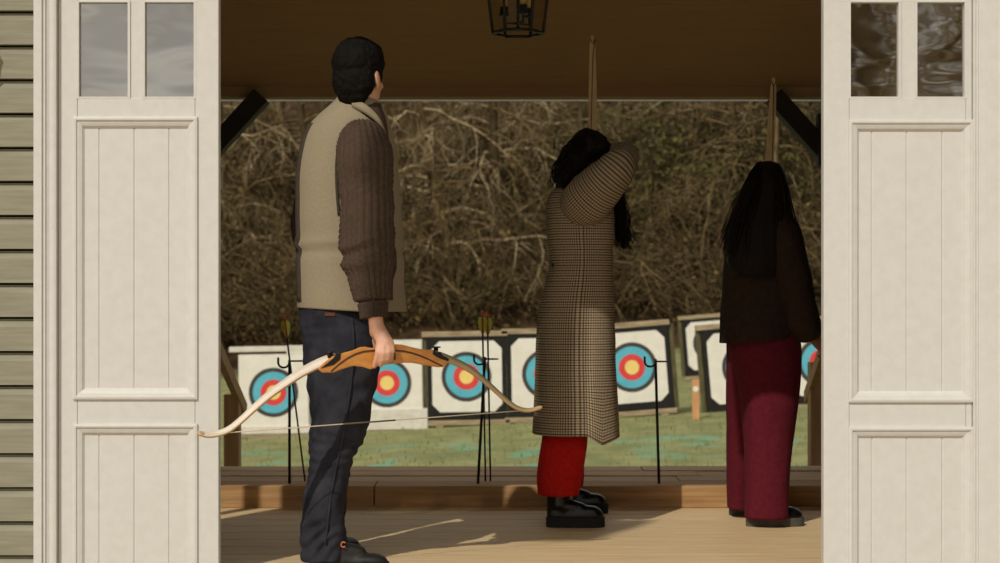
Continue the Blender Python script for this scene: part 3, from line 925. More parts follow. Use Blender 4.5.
# handrails that run down to the lawn, at both ends of the ledge
for nm, pa, pb, px0, px1, lab in (('left', (213, 338, 8.75), (244, 410, 9.7), 225, 240, 'brown sloping wooden handrail and post by the left door leaf'),
                                  ('right', (830, 330, 8.75), (807, 398, 9.7), 809, 823, 'brown sloping wooden handrail and post by the right door leaf')):
    a, b = P(*pa), P(*pb); cx = (px0 + px1) / 2
    p0 = P(cx, 400, 9.5)
    gz = ground_z(p0.x, 9.5)
    r = thing('step_handrail', (p0.x, 9.5, gz), lab, 'handrail')
    mb = MB(); mb.bar(a, b, 0.035, 0.075); mb.build('sloping_rail', M['railwood'], r, bevel=0.004)
    hw = (px1 - px0) / 2 * 9.5 / F
    mb = MB(); mb.box(p0.x - hw, p0.x + hw, 9.45, 9.55, gz - 0.03, Z(394 if nm == 'left' else 362, 9.5)); mb.build('post', M['railwood'], r, bevel=0.005)
    sx = X(205 if nm == 'left' else 840, 8.75)
    mb = MB(); mb.box(sx - 0.04, sx + 0.04, 8.70, 8.78, ground_z(sx, 8.7) - 0.03, a.z - 0.01); mb.build('post', M['railwood'], r, bevel=0.005)
    mb = MB(); mb.bar((sx, 8.74, a.z - 0.02), a, 0.035, 0.075); mb.build('rail_end', M['railwood'], r)

# ================================================================== GROUND QUIVERS AND ARROWS
def quiver(top, bot, d, ringpx, hookside, label):
    b = P(bot[0], bot[1], d); b.z = 0.10; t = P(top[0], top[1], d)
    r = thing('ground_quiver', b, label, 'quiver', 'ground quivers along the ledge')
    mb = MB(); mb.tube([b, t], 0.0065, 8); mb.build('rod', M['black'], r)
    rr = (ringpx[1] - ringpx[0]) / 2 * d / F; cx = (ringpx[0] + ringpx[1]) / 2; c = P(cx, ringpx[2], d)
    mb = MB(); mb.tube([c + Vector((math.cos(a) * rr, math.sin(a) * rr, 0.0)) for a in [2 * PI * i / 24 for i in range(25)]], 0.0035, 6)
    mb.build('arrow_ring', M['black'], r)
    mb = MB(); hx = -1
    w = 5.5 * d / F
    pts = [t + Vector((0, 0, -0.006))] + [t + Vector((-w + w * math.cos(a), -0.012, -w * 0.9 * math.sin(a) - 0.012)) for a in [PI * i / 9 for i in range(10)]] + [t + Vector((-2 * w, -0.012, 0.012))]
    mb.tube(pts, 0.005, 7); mb.build('bow_hook', M['black'], r)
    return r
def arrow(nock, tip, d0, d1, label):
    a, b = P(nock[0], nock[1], d0), P(tip[0], tip[1], d1); b.z = 0.101
    r = thing('arrow', b, label, 'arrow', 'arrows standing in the quivers')
    t = (b - a).normalized()
    mb = MB(); mb.tube([a + t * 0.012, b], 0.0042, 8); mb.build('shaft', M['shaft'], r)
    mb = MB(); mb.tube([a, a + t * 0.022], [0.006, 0.0055], 8); mb.build('nock', M['orangefletch'], r)
    u = t.orthogonal().normalized(); w = t.cross(u)
    for i, (m, ph) in enumerate((('greenfletch', 0.5), ('greenfletch', 2.6), ('orangefletch', 4.7))):
        e = Vector((math.cos(ph), math.sin(ph), 0)); e = (e - t * e.dot(t)).normalized(); s = t.cross(e) * 0.0012
        k = MB(); prof = [(0.025, 0.0), (0.03, 0.016), (0.05, 0.022), (0.08, 0.015), (0.11, 0.0)]
        for q in (-1, 1):
            k.v += [a + t * l + e * (h + 0.003) + s * q for l, h in prof]
        k.face(range(5)); k.face([5 + i2 for i2 in range(5)][::-1])
        for i2 in range(5):
            j = (i2 + 1) % 5; k.face([i2, 5 + i2, 5 + j, j])
        k.build('vane', M[m], r)
    return r
quiver((289.5, 360), (289.5, 484), 7.80, (289, 305, 361), -1, 'black ground quiver rod beside the man, before the leftmost target')
quiver((485, 357), (478, 485), 7.80, (484, 498, 359), -1, 'black ground quiver rod holding two arrows, left of the checked coat')
quiver((655.5, 359), (659, 484), 7.80, (655, 668, 361.5), -1, 'empty black ground quiver rod between the two archers')
arrow((284, 315), (305, 482), 7.78, 7.90, 'dark arrow with green and orange fletching leaning just left of the man')
arrow((482.3, 311), (485.5, 482), 7.84, 7.90, 'left one of two dark arrows upright in the middle quiver')
arrow((487.3, 312), (490.5, 483), 7.86, 7.90, 'right one of two dark arrows upright in the middle quiver')

# ================================================================== LANTERN
lc = P(518, 36, 6.8); L0 = lc.z
lt = thing('hanging_lantern', (lc.x, 6.8, L0), 'black hexagonal metal lantern with candle lights hanging from the brown ceiling', 'lantern')
s68 = 6.8 / F
def hexr(r, z, off=0.0): return [Vector((lc.x + r * math.cos(PI / 3 * i + off), 6.8 + r * math.sin(PI / 3 * i + off), z)) for i in range(6)]
bt, tp = hexr(25.2 * s68, L0 + 0.012), hexr(35 * s68, L0 + 0.34)
ap = hexr(0.03, L0 + 0.47)
mb = MB()
for i in range(6):
    j = (i + 1) % 6
    mb.tube([bt[i], bt[j]], 0.0065, 6); mb.tube([tp[i], tp[j]], 0.007, 6); mb.tube([bt[i], tp[i]], 0.0065, 6); mb.tube([tp[i], ap[i]], 0.005, 6); mb.tube([ap[i], ap[j]], 0.005, 6)
mb.build('lantern_frame', M['black'], lt)
mb = MB()
for i in range(6):
    j = (i + 1) % 6
    k = len(mb.v)
    c0 = Vector((lc.x, 6.8, 0))
    def ins(p, q): return p + (Vector((lc.x, 6.8, p.z)) - p).normalized() * q
    a, b, c_, d_ = ins(bt[i], .004), ins(bt[j], .004), ins(tp[j], .004), ins(tp[i], .004)
    mb.v += [a, b, c_, d_, ins(a, .003), ins(b, .003), ins(c_, .003), ins(d_, .003)]
    for q in ((0, 1, 2, 3), (7, 6, 5, 4), (0, 4, 5, 1), (1, 5, 6, 2), (2, 6, 7, 3), (3, 7, 4, 0)): mb.face([k + i2 for i2 in q])
mb.build('lantern_glass', M['clear'], lt)
mb = MB(); cz = L0 + 0.05
mb.tube([(lc.x, 6.8, L0 + 0.028), (lc.x, 6.8, L0 + 0.47)], 0.006, 8); mb.ball((lc.x, 6.8, L0 + 0.03), 0.011)
offs = [(-0.055, 0.0), (0.02, -0.05), (0.045, 0.04)]
for (dx, dy) in offs:
    mb.tube([(lc.x, 6.8, cz), (lc.x + dx, 6.8 + dy, cz), (lc.x + dx, 6.8 + dy, cz + 0.04)], 0.005, 6)
    mb.tube([(lc.x + dx, 6.8 + dy, cz + 0.028), (lc.x + dx, 6.8 + dy, cz + 0.036), (lc.x + dx, 6.8 + dy, cz + 0.066)], [0.022, 0.018, 0.016], 12)
mb.build('candle_arms', M['black'], lt)
for (dx, dy) in offs:
    mb = MB(); mb.tube([(lc.x + dx, 6.8 + dy, cz + 0.064), (lc.x + dx, 6.8 + dy, cz + 0.17)], 0.012, 12); k = mb.build('candle_sleeve', M['candle'], lt)
mb = MB(); top = EZ + (ED - 6.8) / (ED - 5.8) * (CZ - EZ)
mb.tube([(lc.x, 6.8, L0 + 0.46), (lc.x, 6.8, top - 0.01)], 0.006, 8); mb.tube([(lc.x, 6.8, top - 0.04), (lc.x, 6.8, top + 0.005)], [0.05, 0.055], 16)
mb.build('hanging_rod', M['black'], lt)
# wall lantern on the left siding, whose shadow touches the boards at the edge of the frame
wx = -1.842
wl = thing('wall_lantern', (wx, 5.79, 1.72), 'black wall lantern on the sage boards at the far left', 'lantern')
mb = MB(); mb.box(wx - 0.05, wx + 0.05, 5.765, 5.79, 1.80, 1.98); mb.build('back_plate', M['black'], wl)
mb = MB(); mb.tube([(wx, 5.77, 1.93), (wx, 5.69, 1.96), (wx, 5.69, 1.93)], 0.008, 8); mb.build('arm', M['black'], wl)
mb = MB()
for (dx, dy) in ((-1, -1), (1, -1), (1, 1), (-1, 1)):
    mb.tube([(wx + dx * 0.045, 5.69 + dy * 0.045, 1.74), (wx + dx * 0.06, 5.69 + dy * 0.06, 1.90), (wx, 5.69, 1.945)], 0.005, 6)
mb.box(wx - 0.05, wx + 0.05, 5.64, 5.74, 1.73, 1.74); mb.box(wx - 0.065, wx + 0.065, 5.625, 5.755, 1.896, 1.904)
mb.build('lantern_cage', M['black'], wl)
mb = MB(); mb.tube([(wx, 5.69, 1.74), (wx, 5.69, 1.84)], 0.014, 10); mb.build('candle_sleeve', M['candle'], wl)

# ================================================================== PEOPLE
def frame(yaw, pitch=0.0, roll=0.0):
    """yaw measured from +x towards +y"""
    f = Vector((math.cos(yaw), math.sin(yaw), 0)); r = Vector((math.sin(yaw), -math.cos(yaw), 0)); u = Vector((0, 0, 1))
    q = Matrix.Rotation(pitch, 3, r) if pitch else Matrix.Identity(3)     # + lifts the chin
    f, u = q @ f, q @ u
    if roll:
        q = Matrix.Rotation(roll, 3, f); r, u = q @ r, q @ u
    return f, r, u
def add_head(mb, c, fr, k=1.0):
    f, r, u = fr; c = Vector(c)
    def at(a, b, d): return c + (f * a + r * b + u * d) * k
    mb.ell(at(-0.005, 0, 0.035), (f * .094 * k, r * .076 * k, u * .092 * k))
    mb.ell(at(0.026, 0, -0.045), (f * .066 * k, r * .060 * k, u * .080 * k))
    mb.ell(at(0.066, 0, -0.105), (f * .024 * k, r * .026 * k, u * .019 * k))
    mb.ell(at(0.083, 0, 0.022), (f * .014 * k, r * .048 * k, u * .012 * k))
    mb.tube([at(.086, 0, .005), at(.100, 0, -.018), at(.110, 0, -.036), at(.092, 0, -.046)], [.008 * k, .011 * k, .014 * k, .013 * k], 10, round_ends=True)
    mb.ell(at(.084, 0, -.070), (f * .013 * k, r * .024 * k, u * .006 * k)); mb.ell(at(.082, 0, -.080), (f * .013 * k, r * .021 * k, u * .007 * k))
    for s in (-1, 1):
        mb.ell(at(.060, s * .040, -.03), (f * .022 * k, r * .020 * k, u * .018 * k))
        mb.ell(at(-.012, s * .079, -.012), ((f * .021 + r * s * -.004) * k, (r * s * .010) * k, (u * .033 - f * .006) * k))
        mb.ell(at(-.004, s * .074, -.034), (f * .012 * k, r * .010 * k, u * .016 * k))
    return at
def eyes(parent, at, k=1.0):
    for s in (-1, 1):
        e = MB(); e.ball(at(.0765, s * .031, .0), .0105 * k); o = e.build('eye', M['eye'], parent)
        i = MB(); i.ball(at(.0825, s * .0315, -.001), .0058 * k); i.build('iris', M['riserdark'], o)

def shoe(parent, heel, yaw, L, W, shaft, up_mat, sole_mat, name='shoe', soleh=0.03, toe_h=0.06, shaft_r=0.05, tab=False):
    heel = Vector(heel); f = Vector((math.cos(yaw), math.sin(yaw), 0)); r = Vector((math.sin(yaw), -math.cos(yaw), 0)); u = Vector((0, 0, 1))
    def wid(t): return W * (0.62 + 0.38 * math.sin(min(max((t - 0.1) / 0.75, 0), 1) * PI * 0.62)) * (1.0 if t < 0.8 else math.sqrt(max(0.0, 1 - ((t - 0.8) / 0.2) ** 2)) * 0.95 + 0.05) * (1.0 if t > 0.12 else math.sqrt(max(0.02, 1 - ((0.12 - t) / 0.12) ** 2)))
    n = 28
    ts = [0.0, 0.02, 0.05, 0.1, 0.18, 0.28, 0.4, 0.52, 0.64, 0.74, 0.82, 0.88, 0.93, 0.965, 0.99, 1.0]
    so = MB(); 
    loop = [(t, 1) for t in ts] + [(t, -1) for t in ts[::-1]]
    rings = []
    for z, g in ((0.0, 0.97), (0.004, 1.0), (soleh * 0.55, 1.0), (soleh * 0.6, 0.975), (soleh * 0.66, 1.0), (soleh, 1.0), (soleh, 0.9)):
        rings.append([heel + f * (L * (0.5 + (t - 0.5) * (0.99 if g < 1 else 1.0))) + r * (s * wid(t) * 0.5 * g) + u * z for t, s in loop])
    so.rings(rings, True, True, 0, False)
    so_o = so
    up = MB()
    def hgt(t):
        if t < 0.45: return toe_h + (0.105 - toe_h) * (1 - (t / 0.45)) ** 0.5 if t > 0 else 0.105
        return toe_h * (1.0 - 0.1 * (t - .45)) * math.sqrt(max(0.02, 1 - max(0, (t - 0.78) / 0.225) ** 2))
    rings = []
    for t in ts:
        h = max(hgt(t), 0.01); w = wid(t) * 0.46
        rings.append([heel + f * (L * (0.012 + t * 0.97)) + r * (w * math.copysign(abs(math.cos(a)) ** 0.8, math.cos(a))) + u * (soleh - 0.004 + h * max(0.0, math.sin(a)) ** 0.75) for a in [PI * j / 14 for j in range(15)]])
    up.rings(rings, True, True, 0, True)
    if shaft > 0:
        a = heel + f * (L * 0.22) + u * (soleh + 0.04)
        up.tube([a, a + u * (shaft * 0.5), a + u * shaft], [shaft_r * 1.04, shaft_r, shaft_r * 1.04], 20)
        up.tube([a + f * 0.02, a + f * (L * 0.36) - u * 0.012], [shaft_r * 0.95, 0.032], 14, round_ends=True)
    b = up.build(name, up_mat, parent, remesh=0.005, smooth_it=6)
    so_o.build('sole', sole_mat, b)
    if tab:
        tb = MB(); q = heel + f * (L * 0.40) - Vector((0, shaft_r + 0.005, 0)) + u * 0.145
        q = P(343.5, 544.5, heel.y - 0.03)
        tb.tube([q + Vector((math.cos(a) * 0.008, -0.004, math.sin(a) * 0.009)) for a in [0.6 + 5.0 * i / 12 for i in range(13)]], 0.003, 6); tb.build('pull_tab', M['orange_tag'], b)
    return b

# ---------------------------------------------------------------- the man in the vest
man = thing('person', (P(330, 560, 6.05).x, 6.05, 0.0), 'person in grey-brown tweed vest and dark jeans holding a wooden bow in the right hand', 'person')
hy = math.radians(64)
hf = frame(hy, math.radians(2))
hc = P(360, 77, 6.05)
b = MB()
at = add_head(b, hc, hf, 0.98)
b.tube([P(361, 90, 6.06), P(360, 108, 6.08), P(357, 124, 6.09)], [.052, .052, .055], 16)
b.tube([P(352, 126, 6.1), P(347, 160, 6.1), P(347, 210, 6.1), P(346, 260, 6.1), P(340, 318, 6.1)], [.06, .105, .105, .09, .07], 18, round_ends=True)
b.tube([P(340, 134, 6.13), P(362, 138, 6.03)], [.05, .05], 12, round_ends=True)
b.tube([P(346, 138, 6.12), P(324, 150, 6.2), P(308, 230, 6.27), P(330, 285, 6.33), P(348, 312, 6.33)], [.045, .042, .04, .034, .028], 12, round_ends=True)
b.tube([P(362, 140, 5.99), P(366, 160, 5.93), P(366, 245, 5.885), P(371, 290, 5.865), P(376, 322, 5.845)], [.045, .045, .04, .034, .026], 14, round_ends=True)
for (x, dd, kx, kd, ax, ad) in ((345, 6.02, 338, 5.99, 324, 5.93), (334, 6.20, 330, 6.22, 327, 6.24)):
    b.tube([P(x, 330, dd), P(x - 2, 370, dd), P(kx, 442, kd), P(kx - 8, 480, kd), P(ax, 545, ad)], [.065, .065, .05, .05, .036], 14, round_ends=True)
    b.tube([P(ax, 548, ad), P(ax, 548, ad) + Vector((0.02, 0.0, -0.03))], [.034, .022], 10, round_ends=True)
# right hand closed over the bow handle, the left hand (hidden) relaxed in front
DB = 5.83
hand = [((376, 322, 5.845), (377.5, 332, 5.835), .026, .029), ((377, 330, 5.835), (381, 342, 5.80), .024, .018), ((380, 330, 5.84), (390, 343, 5.80), .022, .015), ((383, 336, 5.81), (387, 343, 5.795), .020, .017)]
for a, c, r0, r1 in hand: b.tube([P(*a), P(*c)], [r0, r1], 12, round_ends=True)
for ch, rr in ((((379.5, 341, 5.80), (378.0, 353, 5.778), (375.8, 361, 5.782), (374.2, 366.5, 5.79)), (.0125, .0115, .0098, .0082)),
               (((384, 342.5, 5.795), (383.6, 354, 5.772), (382.3, 361, 5.778), (380.8, 365.5, 5.79)), (.0125, .0115, .0098, .0082)),
               (((388.2, 343.5, 5.795), (388.6, 353, 5.774), (387.4, 359.5, 5.78), (386.2, 363, 5.79)), (.0118, .0108, .0092, .0078)),
               (((391.6, 344.5, 5.80), (392.3, 351.5, 5.782), (391.4, 357, 5.786), (390.4, 360.5, 5.795)), (.0108, .0098, .0082, .0072)),
               (((378, 331, 5.85), (375.5, 341, 5.872), (377, 350, 5.878), (380, 358, 5.875)), (.017, .013, .0115, .0095))):
    b.tube([P(*q) for q in ch], list(rr), 12, round_ends=True)
lh = P(350, 314, 6.33)
for i in range(4): b.tube([lh + Vector((0.008 * i, .004 * i, 0)), lh + Vector((0.02 + 0.012 * i, -0.01 + .006 * i, -0.06)), lh + Vector((0.025 + 0.013 * i, -0.02, -0.10 + abs(i - 1) * .006))], [.013, .010, .008], 8, round_ends=True)
b.tube([lh, lh + Vector((0.03, -0.03, -0.03)), lh + Vector((0.04, -0.045, -0.06))], [.014, .011, .009], 8, round_ends=True)
b.build('body', M['skin'], man, remesh=0.0042, smooth_it=4)
eyes(man, at, 0.98)
# hair: short and thick, down to the nape
f, r, u = hf
h = MB()
h.ell(at(-.012, 0, .048), (f * .102, r * .090, u * .094), 24, 16)
h.ell(at(-.045, 0, -.012), (f * .066, r * .082, u * .085), 20, 14)
h.ell(at(-.050, 0, -.062), (f * .046, r * .060, u * .048), 16, 12)
h.ell(at(.03, 0, .085), (f * .07, r * .07, u * .05), 20, 14)
for s in (-1, 1): h.ell(at(.012, s * .072, .012), (f * .018, r * .012, u * .04))
h.build('hair', M['hairblack'], man, remesh=0.0045, smooth_it=3, disp=lambda p: 0.004 * nz(p, 60, 60, 60) + 0.004 * nz(p, 24, 24, 24, 3.0))

# sweater: a body layer under the vest and two knitted sleeves
def sleeve_mesh(rows, mat_, name, parent, rib=0.0, elbow=False, nrib=22, uvw=0.5, seed=1.0, sub=10, n=88, fold=0.006, sq=1.0, foldz=12, fs=2.0):
    rings, vs = limb(rows, sub, n, sq)
    tot = vs[-1]
    for i, rg in enumerate(rings):
        c = sum(rg, Vector()) / n
        for j in range(n):
            p = rg[j]; d = (p - c).normalized(); t = 2 * PI * j / n
            e = fold * (nz(p, fs, fs, foldz, seed) + 0.6 * nz(p, fs * 3, fs * 3, foldz * 2.0, seed + 5))
            if rib and vs[i] < tot - 0.06:
                e += rib * abs(math.cos(nrib * t / 2)) ** 0.55 * (0.8 + 0.35 * math.cos(2 * PI * vs[i] / 0.018 + (PI if int(nrib * t / PI / 2) % 2 else 0)))
            elif rib:
                e += rib * 0.5 * math.cos(nrib * 2 * t) - (0.012 if vs[i] < tot - 0.052 else 0.002)
            if elbow and p.y < 5.93:
                px, py = 500 + p.x * F / p.y, YH - (p.z - HC) * F / p.y
                l_ = 249 - 0.30 * (px - 341) - 0.05 * max(0, px - 365)
                e += (0.007 * math.exp(-((py - l_) / 4.5) ** 2) - 0.010 * math.exp(-((py - l_ - 8) / 5) ** 2)) * max(0.3, min(1, (388 - px) / 30))
                e += 0.006 * math.exp(-((py - l_ - 22 - 0.25 * (px - 360)) / 4) ** 2)
            rg[j] = p + d * e
    mb = MB(); mb.rings(rings, True, True, 0, True, uvs=(uvw, vs))
    return mb.build(name, mat_, parent)
sw = MB()
rg, vs = sections([(104, 341, 381, 6.075, .062), (112, 333, 384, 6.08, .09), (130, 315, 388, 6.08, .105), (160, 305, 390, 6.09, .115), (240, 304, 393, 6.09, .12), (300, 304, 393, 6.09, .12)], 5, 48)
sw.rings(rg, True, True, 0, True)
swo = sw.build('sweater', M['knit'], man)
near = [pr(362, 126, 5.985, 10), pr(362, 134, 5.965, 20), pr(364.5, 155, 5.93, 25), pr(366.5, 200, 5.905, 25), pr(366.5, 240, 5.89, 25), pr(369, 268, 5.875, 22.5), pr(372.5, 296, 5.86, 16.5), pr(374.5, 318, 5.85, 13.5)]
so = sleeve_mesh(near, M['knit'], 'sleeve', swo, rib=0.0105, nrib=22, fold=0.009, sq=0.82, elbow=True, n=156, sub=14, foldz=9)
far = [pr(328, 136, 6.19, 14), pr(323, 150, 6.21, 18), pr(316, 190, 6.24, 18), pr(307.5, 230, 6.27, 15.5), pr(318, 262, 6.31, 15), pr(338, 294, 6.33, 12), pr(345, 305, 6.33, 11)]
sleeve_mesh(far, M['knit'], 'sleeve', swo, rib=0.004, nrib=22, fold=0.006, n=132)

# tweed vest
rows = [(97, 337.5, 374, 6.075, .070), (101, 334.5, 378, 6.08, .078), (106, 329, 382, 6.085, .090), (113, 321, 386, 6.09, .104), (122, 312, 389, 6.09, .118), (134, 304.5, 392, 6.09, .130), (150, 299.5, 394.5, 6.09, .138), (175, 296, 397, 6.09, .145),
        (210, 295.3, 399, 6.09, .147), (250, 296, 400.5, 6.09, .147), (285, 296.5, 402, 6.09, .15), (308, 297, 403, 6.09, .152)]
rg, vs = sections(rows, 8, 96, 2.05)
nR = len(rg)
for i, ring in enumerate(rg):
    for j, p in enumerate(ring):
        c = Vector((X(348, 6.09), 6.09, p.z)); dd = (p - c); dd.z = 0
        dd = dd.normalized() if dd.length > 1e-5 else dd
        lo = max(0.0, (1.25 - p.z) / 0.35)
        e = 0.006 * nz(p, 3, 3, 11, 2.0) * min(1.2, lo + 0.25) + 0.010 * math.exp(-((p.z - 1.165 - 0.05 * p.x) / 0.012) ** 2) * (1 if p.y < 6.09 else 0.3)
        e -= 0.008 * math.exp(-((p.z - 1.14 - 0.05 * p.x) / 0.014) ** 2)
        drop = -0.014 * max(0.0, min(1.0, (p.x - X(300, 6.0)) / 0.22)) * max(0, (i - nR * 0.7) / (nR * 0.3))
        ring[j] = p + dd * e + Vector((0, 3.0 * max(0.0, p.x - X(383, 6.09)), drop))
inner = [[Vector((348 * 0 + X(348, 6.09) + (p.x - X(348, 6.09)) * 0.955, 6.09 + (p.y - 6.09) * 0.94, p.z + 0.001)) for p in ring] for ring in (rg[-1], rg[-6])]
topin = [[Vector((X(356, 6.08) + (p.x - X(356, 6.08)) * 0.90, 6.078 + (p.y - 6.078) * 0.88, p.z - 0.002)) for p in rg[0]], [Vector((X(356, 6.08) + (p.x - X(356, 6.08)) * 0.86, 6.08 + (p.y - 6.08) * 0.84, p.z - 0.02)) for p in rg[3]]]
vm = MB(); vm.rings(topin[::-1] + rg + inner, True, False, 0, True)
vest = vm.build('vest', M['tweed'], man)
# dark band down the back of the vest, armhole piping, collar flap, pocket
def on_vest(px, py):
    k = min(range(nR), key=lambda i: abs(rg[i][0].z - Z(py, 6.0)))
    best = min((p for p in rg[k] if p.y < 6.12), key=lambda p: abs(500 + p.x * F / p.y - px) + (2 if p.y > 6.1 else 0))
    return best
bd = MB(); L1, R1 = [], []
for py in range(124, 306, 6):
    l = [330, 0]
    k = min(range(nR), key=lambda i: abs(rg[i][0].z - Z(py, 6.08)))
    ring = rg[k]; n = len(ring)
    # ring indices just on the camera side of the left silhouette (j = n/2 is the far left)
    a_, b_ = ring[int(n * 0.545)], ring[int(n * 0.59)]
    c = Vector((X(348, 6.09), 6.09, a_.z))
    L1.append(a_ + (a_ - c).normalized() * 0.003); R1.append(b_ + (b_ - c).normalized() * 0.003)
k0 = []
for a_, b_ in zip(L1, R1):
    c = Vector((X(348, 6.09), 6.09, a_.z)); m_ = (a_ + b_) / 2 + ((a_ + b_) / 2 - c).normalized() * 0.004
    k0.append([a_, m_, b_, b_ + (c - b_).normalized() * 0.006, a_ + (c - a_).normalized() * 0.006])
bd.rings(k0, True, True, 0, True); bd.build('back_band', M['vesttrim'], vest)
mb = MB()
zp = [ring[int(96 * 0.10)] + Vector((0.003, 0.002, 0)) for ring in rg]
mb.tube(zp, 0.005, 6); mb.build('front_zip', M['vesttrim'], vest)
# armhole piping round the near shoulder
pts = []
rr_, vv_ = limb(near, 4, 40, 0.82)
cc = [P(383, 131, 5.965), P(372, 124.5, 5.945), P(356, 125.5, 5.945), P(344, 134, 5.955), P(338.5, 148, 5.955), P(336.5, 166, 5.950), P(337, 190, 5.945), P(339, 215, 5.943)]
pp = [Vector(crom([tuple(q) for q in cc], k / 5)) for k in range((len(cc) - 1) * 5 + 1)]
mb = MB(); mb.tube(pp, 0.006, 8); mb.build('armhole_piping', M['vesttrim'], vest)
# turned collar edge on the right
mb = MB()
col = [P(352, 100, 5.995), P(364, 105, 5.985), P(374, 113, 5.99), P(381, 122, 6.0), P(386, 134, 6.03)]
pp = [Vector(crom([tuple(q) for q in col], k / 5)) for k in range((len(col) - 1) * 5 + 1)]
rings = []
for i, p in enumerate(pp):
    t = i / (len(pp) - 1); hgt_ = 0.012 + 0.018 * math.sin(PI * min(1, 0.25 + t * 0.75))
    dn = Vector((0.25 * t, -0.12, -1)).normalized() * hgt_
    rings.append([p + Vector((0, 0.006, 0.006)), p + Vector((0, -0.006, 0.006)), p + dn * 0.5 + Vector((0, -0.012, 0)), p + dn + Vector((0, -0.006, 0)), p + dn + Vector((0, 0.006, 0))])
mb.rings(rings, True, True, 0, True); mb.build('collar', M['tweed'], vest)
# front pocket opening on the right
mb = MB(); q = [P(391.5, 238, 6.03), P(394.5, 252, 6.03), P(395, 268, 6.03), P(391, 284, 6.01)]
mb.tube(q, [0.004, .007, .007, .004], 8); mb.build('pocket_welt', M['vesttrim'], vest)

# jeans
j = MB()
rg1, _ = sections([(300, 300, 372, 6.09, .13), (318, 300, 376, 6.09, .135), (336, 302, 378.5, 6.08, .14), (355, 306, 379.5, 6.06, .135), (375, 311, 378.5, 6.04, .115), (400, 315, 373.5, 6.01, .10), (425, 315, 369, 6.0, .095), (440, 312.5, 364, 6.0, .09), (460, 309, 353.5, 5.98, .085),
                   (490, 304, 346.5, 5.96, .08), (515, 301, 345, 5.945, .078), (535, 299.5, 345, 5.94, .078), (560, 300, 344, 5.93, .078)], 5, 48)
j.rings(rg1, True, True)
rg2, _ = sections([(300, 298.5, 350, 6.16, .11), (330, 300, 350, 6.18, .12), (380, 307.5, 350, 6.21, .11), (430, 310.5, 352, 6.22, .095), (480, 307, 348, 6.23, .085), (520, 306, 345, 6.24, .08), (548, 307, 347, 6.25, .078)], 5, 48)
j.rings(rg2, True, True)
def jeans_folds(p):
    py = YH - (p.z - HC) * F / p.y
    g = lambda c, w: math.exp(-((py - c) / w) ** 2)
    e = 0.009 * nz(p, 5, 5, 10, 1.0) + 0.006 * nz(p, 12, 12, 22, 4.0) + 0.002 * nz(p, 30, 30, 40, 2.0)
    kn = g(455, 26) + 0.5 * g(330, 16)
    e += kn * 0.0045 * math.sin((p.z + 0.12 * p.x + 0.02 * nz(p, 6, 6, 6)) * 2 * PI / 0.036) * (0.6 + 0.6 * nz(p, 5, 5, 2, 9))
    hm = g(540, 20)
    e += hm * 0.007 * math.sin((p.z - 0.45 * p.x + 0.05 * nz(p, 7, 7, 7, 2)) * 2 * PI / 0.05) * (0.5 + nz(p, 8, 8, 3, 12))
    dg = g(385, 30)
    e += dg * 0.003 * math.sin((p.z - 0.6 * p.x + 0.03 * nz(p, 5, 5, 5, 6)) * 2 * PI / 0.085)
    return e
jo = j.build('jeans', M['jean'], man, remesh=0.006, smooth_it=6, disp=jeans_folds)
# outseam and hem wear
sm_ = MB()
ln = [(352, 318), (354, 345), (352, 375), (348, 405), (342, 440), (335, 470), (330, 500), (327, 525), (325, 540)]
pts = []
for (px, py) in ln:
    # front surface of the near leg at that place
    k = min(range(len(rg1)), key=lambda i: abs(rg1[i][0].z - Z(py, 6.0)))
    ring = rg1[k]; best = min((p for p in ring if p.y < sum(q.y for q in ring) / len(ring)), key=lambda p: abs(500 + p.x * F / p.y - px))
    pts.append(Vector((X(px, best.y), best.y - 0.003, best.z)))
pp = [Vector(crom([tuple(q) for q in pts], k / 6)) for k in range((len(pts) - 1) * 6 + 1)]
pp = [p - Vector((0, 0.0 + max(-0.004, -jeans_folds(p)) * -1.0 if False else 0.0, 0)) for p in pp]
sm_.tube(pp, 0.0045, 6); sm_.build('side_seam', M['jean'], jo)
mb = MB(); q = P(325, 315.5, 5.955); mb.box(q.x + 0.0, q.x + 0.036, q.y - 0.008, q.y + 0.006, q.z - 0.002, q.z + 0.010); mb.build('leather_patch', M['riserdark'], jo)
# boots
shoe(man, Vector((X(314, 5.925), 5.925, 0)), math.radians(5), 0.262, 0.098, 0.16, M['bootdark'], M['sole'], 'boot', 0.016, 0.036, 0.040, tab=True)
shoe(man, Vector((P(322, 553, 6.2).x - 0.02, 6.18, 0.0)), math.radians(62), 0.262, 0.098, 0.16, M['bootdark'], M['sole'], 'boot', 0.016, 0.036, 0.040)

# ---------------------------------------------------------------- the held bow
def bow_depth(px): return DB + (px - 383) * 0.00185
bw = thing('recurve_bow', P(383, 358, DB), 'tan wooden recurve bow with white limbs held level in the man\'s right hand', 'bow')
outline_up = [(317.1, 369), (324, 362.5), (332, 356.5), (341.6, 353.3), (352.8, 350.2), (360, 347.2), (364.8, 346.6), (370, 347.8), (376, 348.2), (386, 346.6), (396, 344.2), (402, 344.6), (408.8, 346.4), (421.6, 349.3), (433.6, 349.8), (439, 352), (447.2, 360)]
outline_lo = [(448, 362.4), (444.8, 366.7), (437.6, 367.3), (426.4, 365.6), (412, 362.9), (404, 362.8), (396, 363.5), (387, 364.5), (380, 365.8), (370.4, 369.6), (362.4, 366.9), (352.8, 366), (343.2, 368.8), (333.6, 372.6), (322.4, 372.8)]
mb = MB(); poly = outline_up + outline_lo; n = len(poly)
for sgn in (-1, 1):
    for (px, py) in poly: mb.v.append(P(px, py, bow_depth(px) + 0.021 * sgn))
mb.face(range(n)); mb.face([n + i for i in range(n)][::-1])
for i in range(n): mb.face([(i + 1) % n, i, n + i, n + (i + 1) % n])
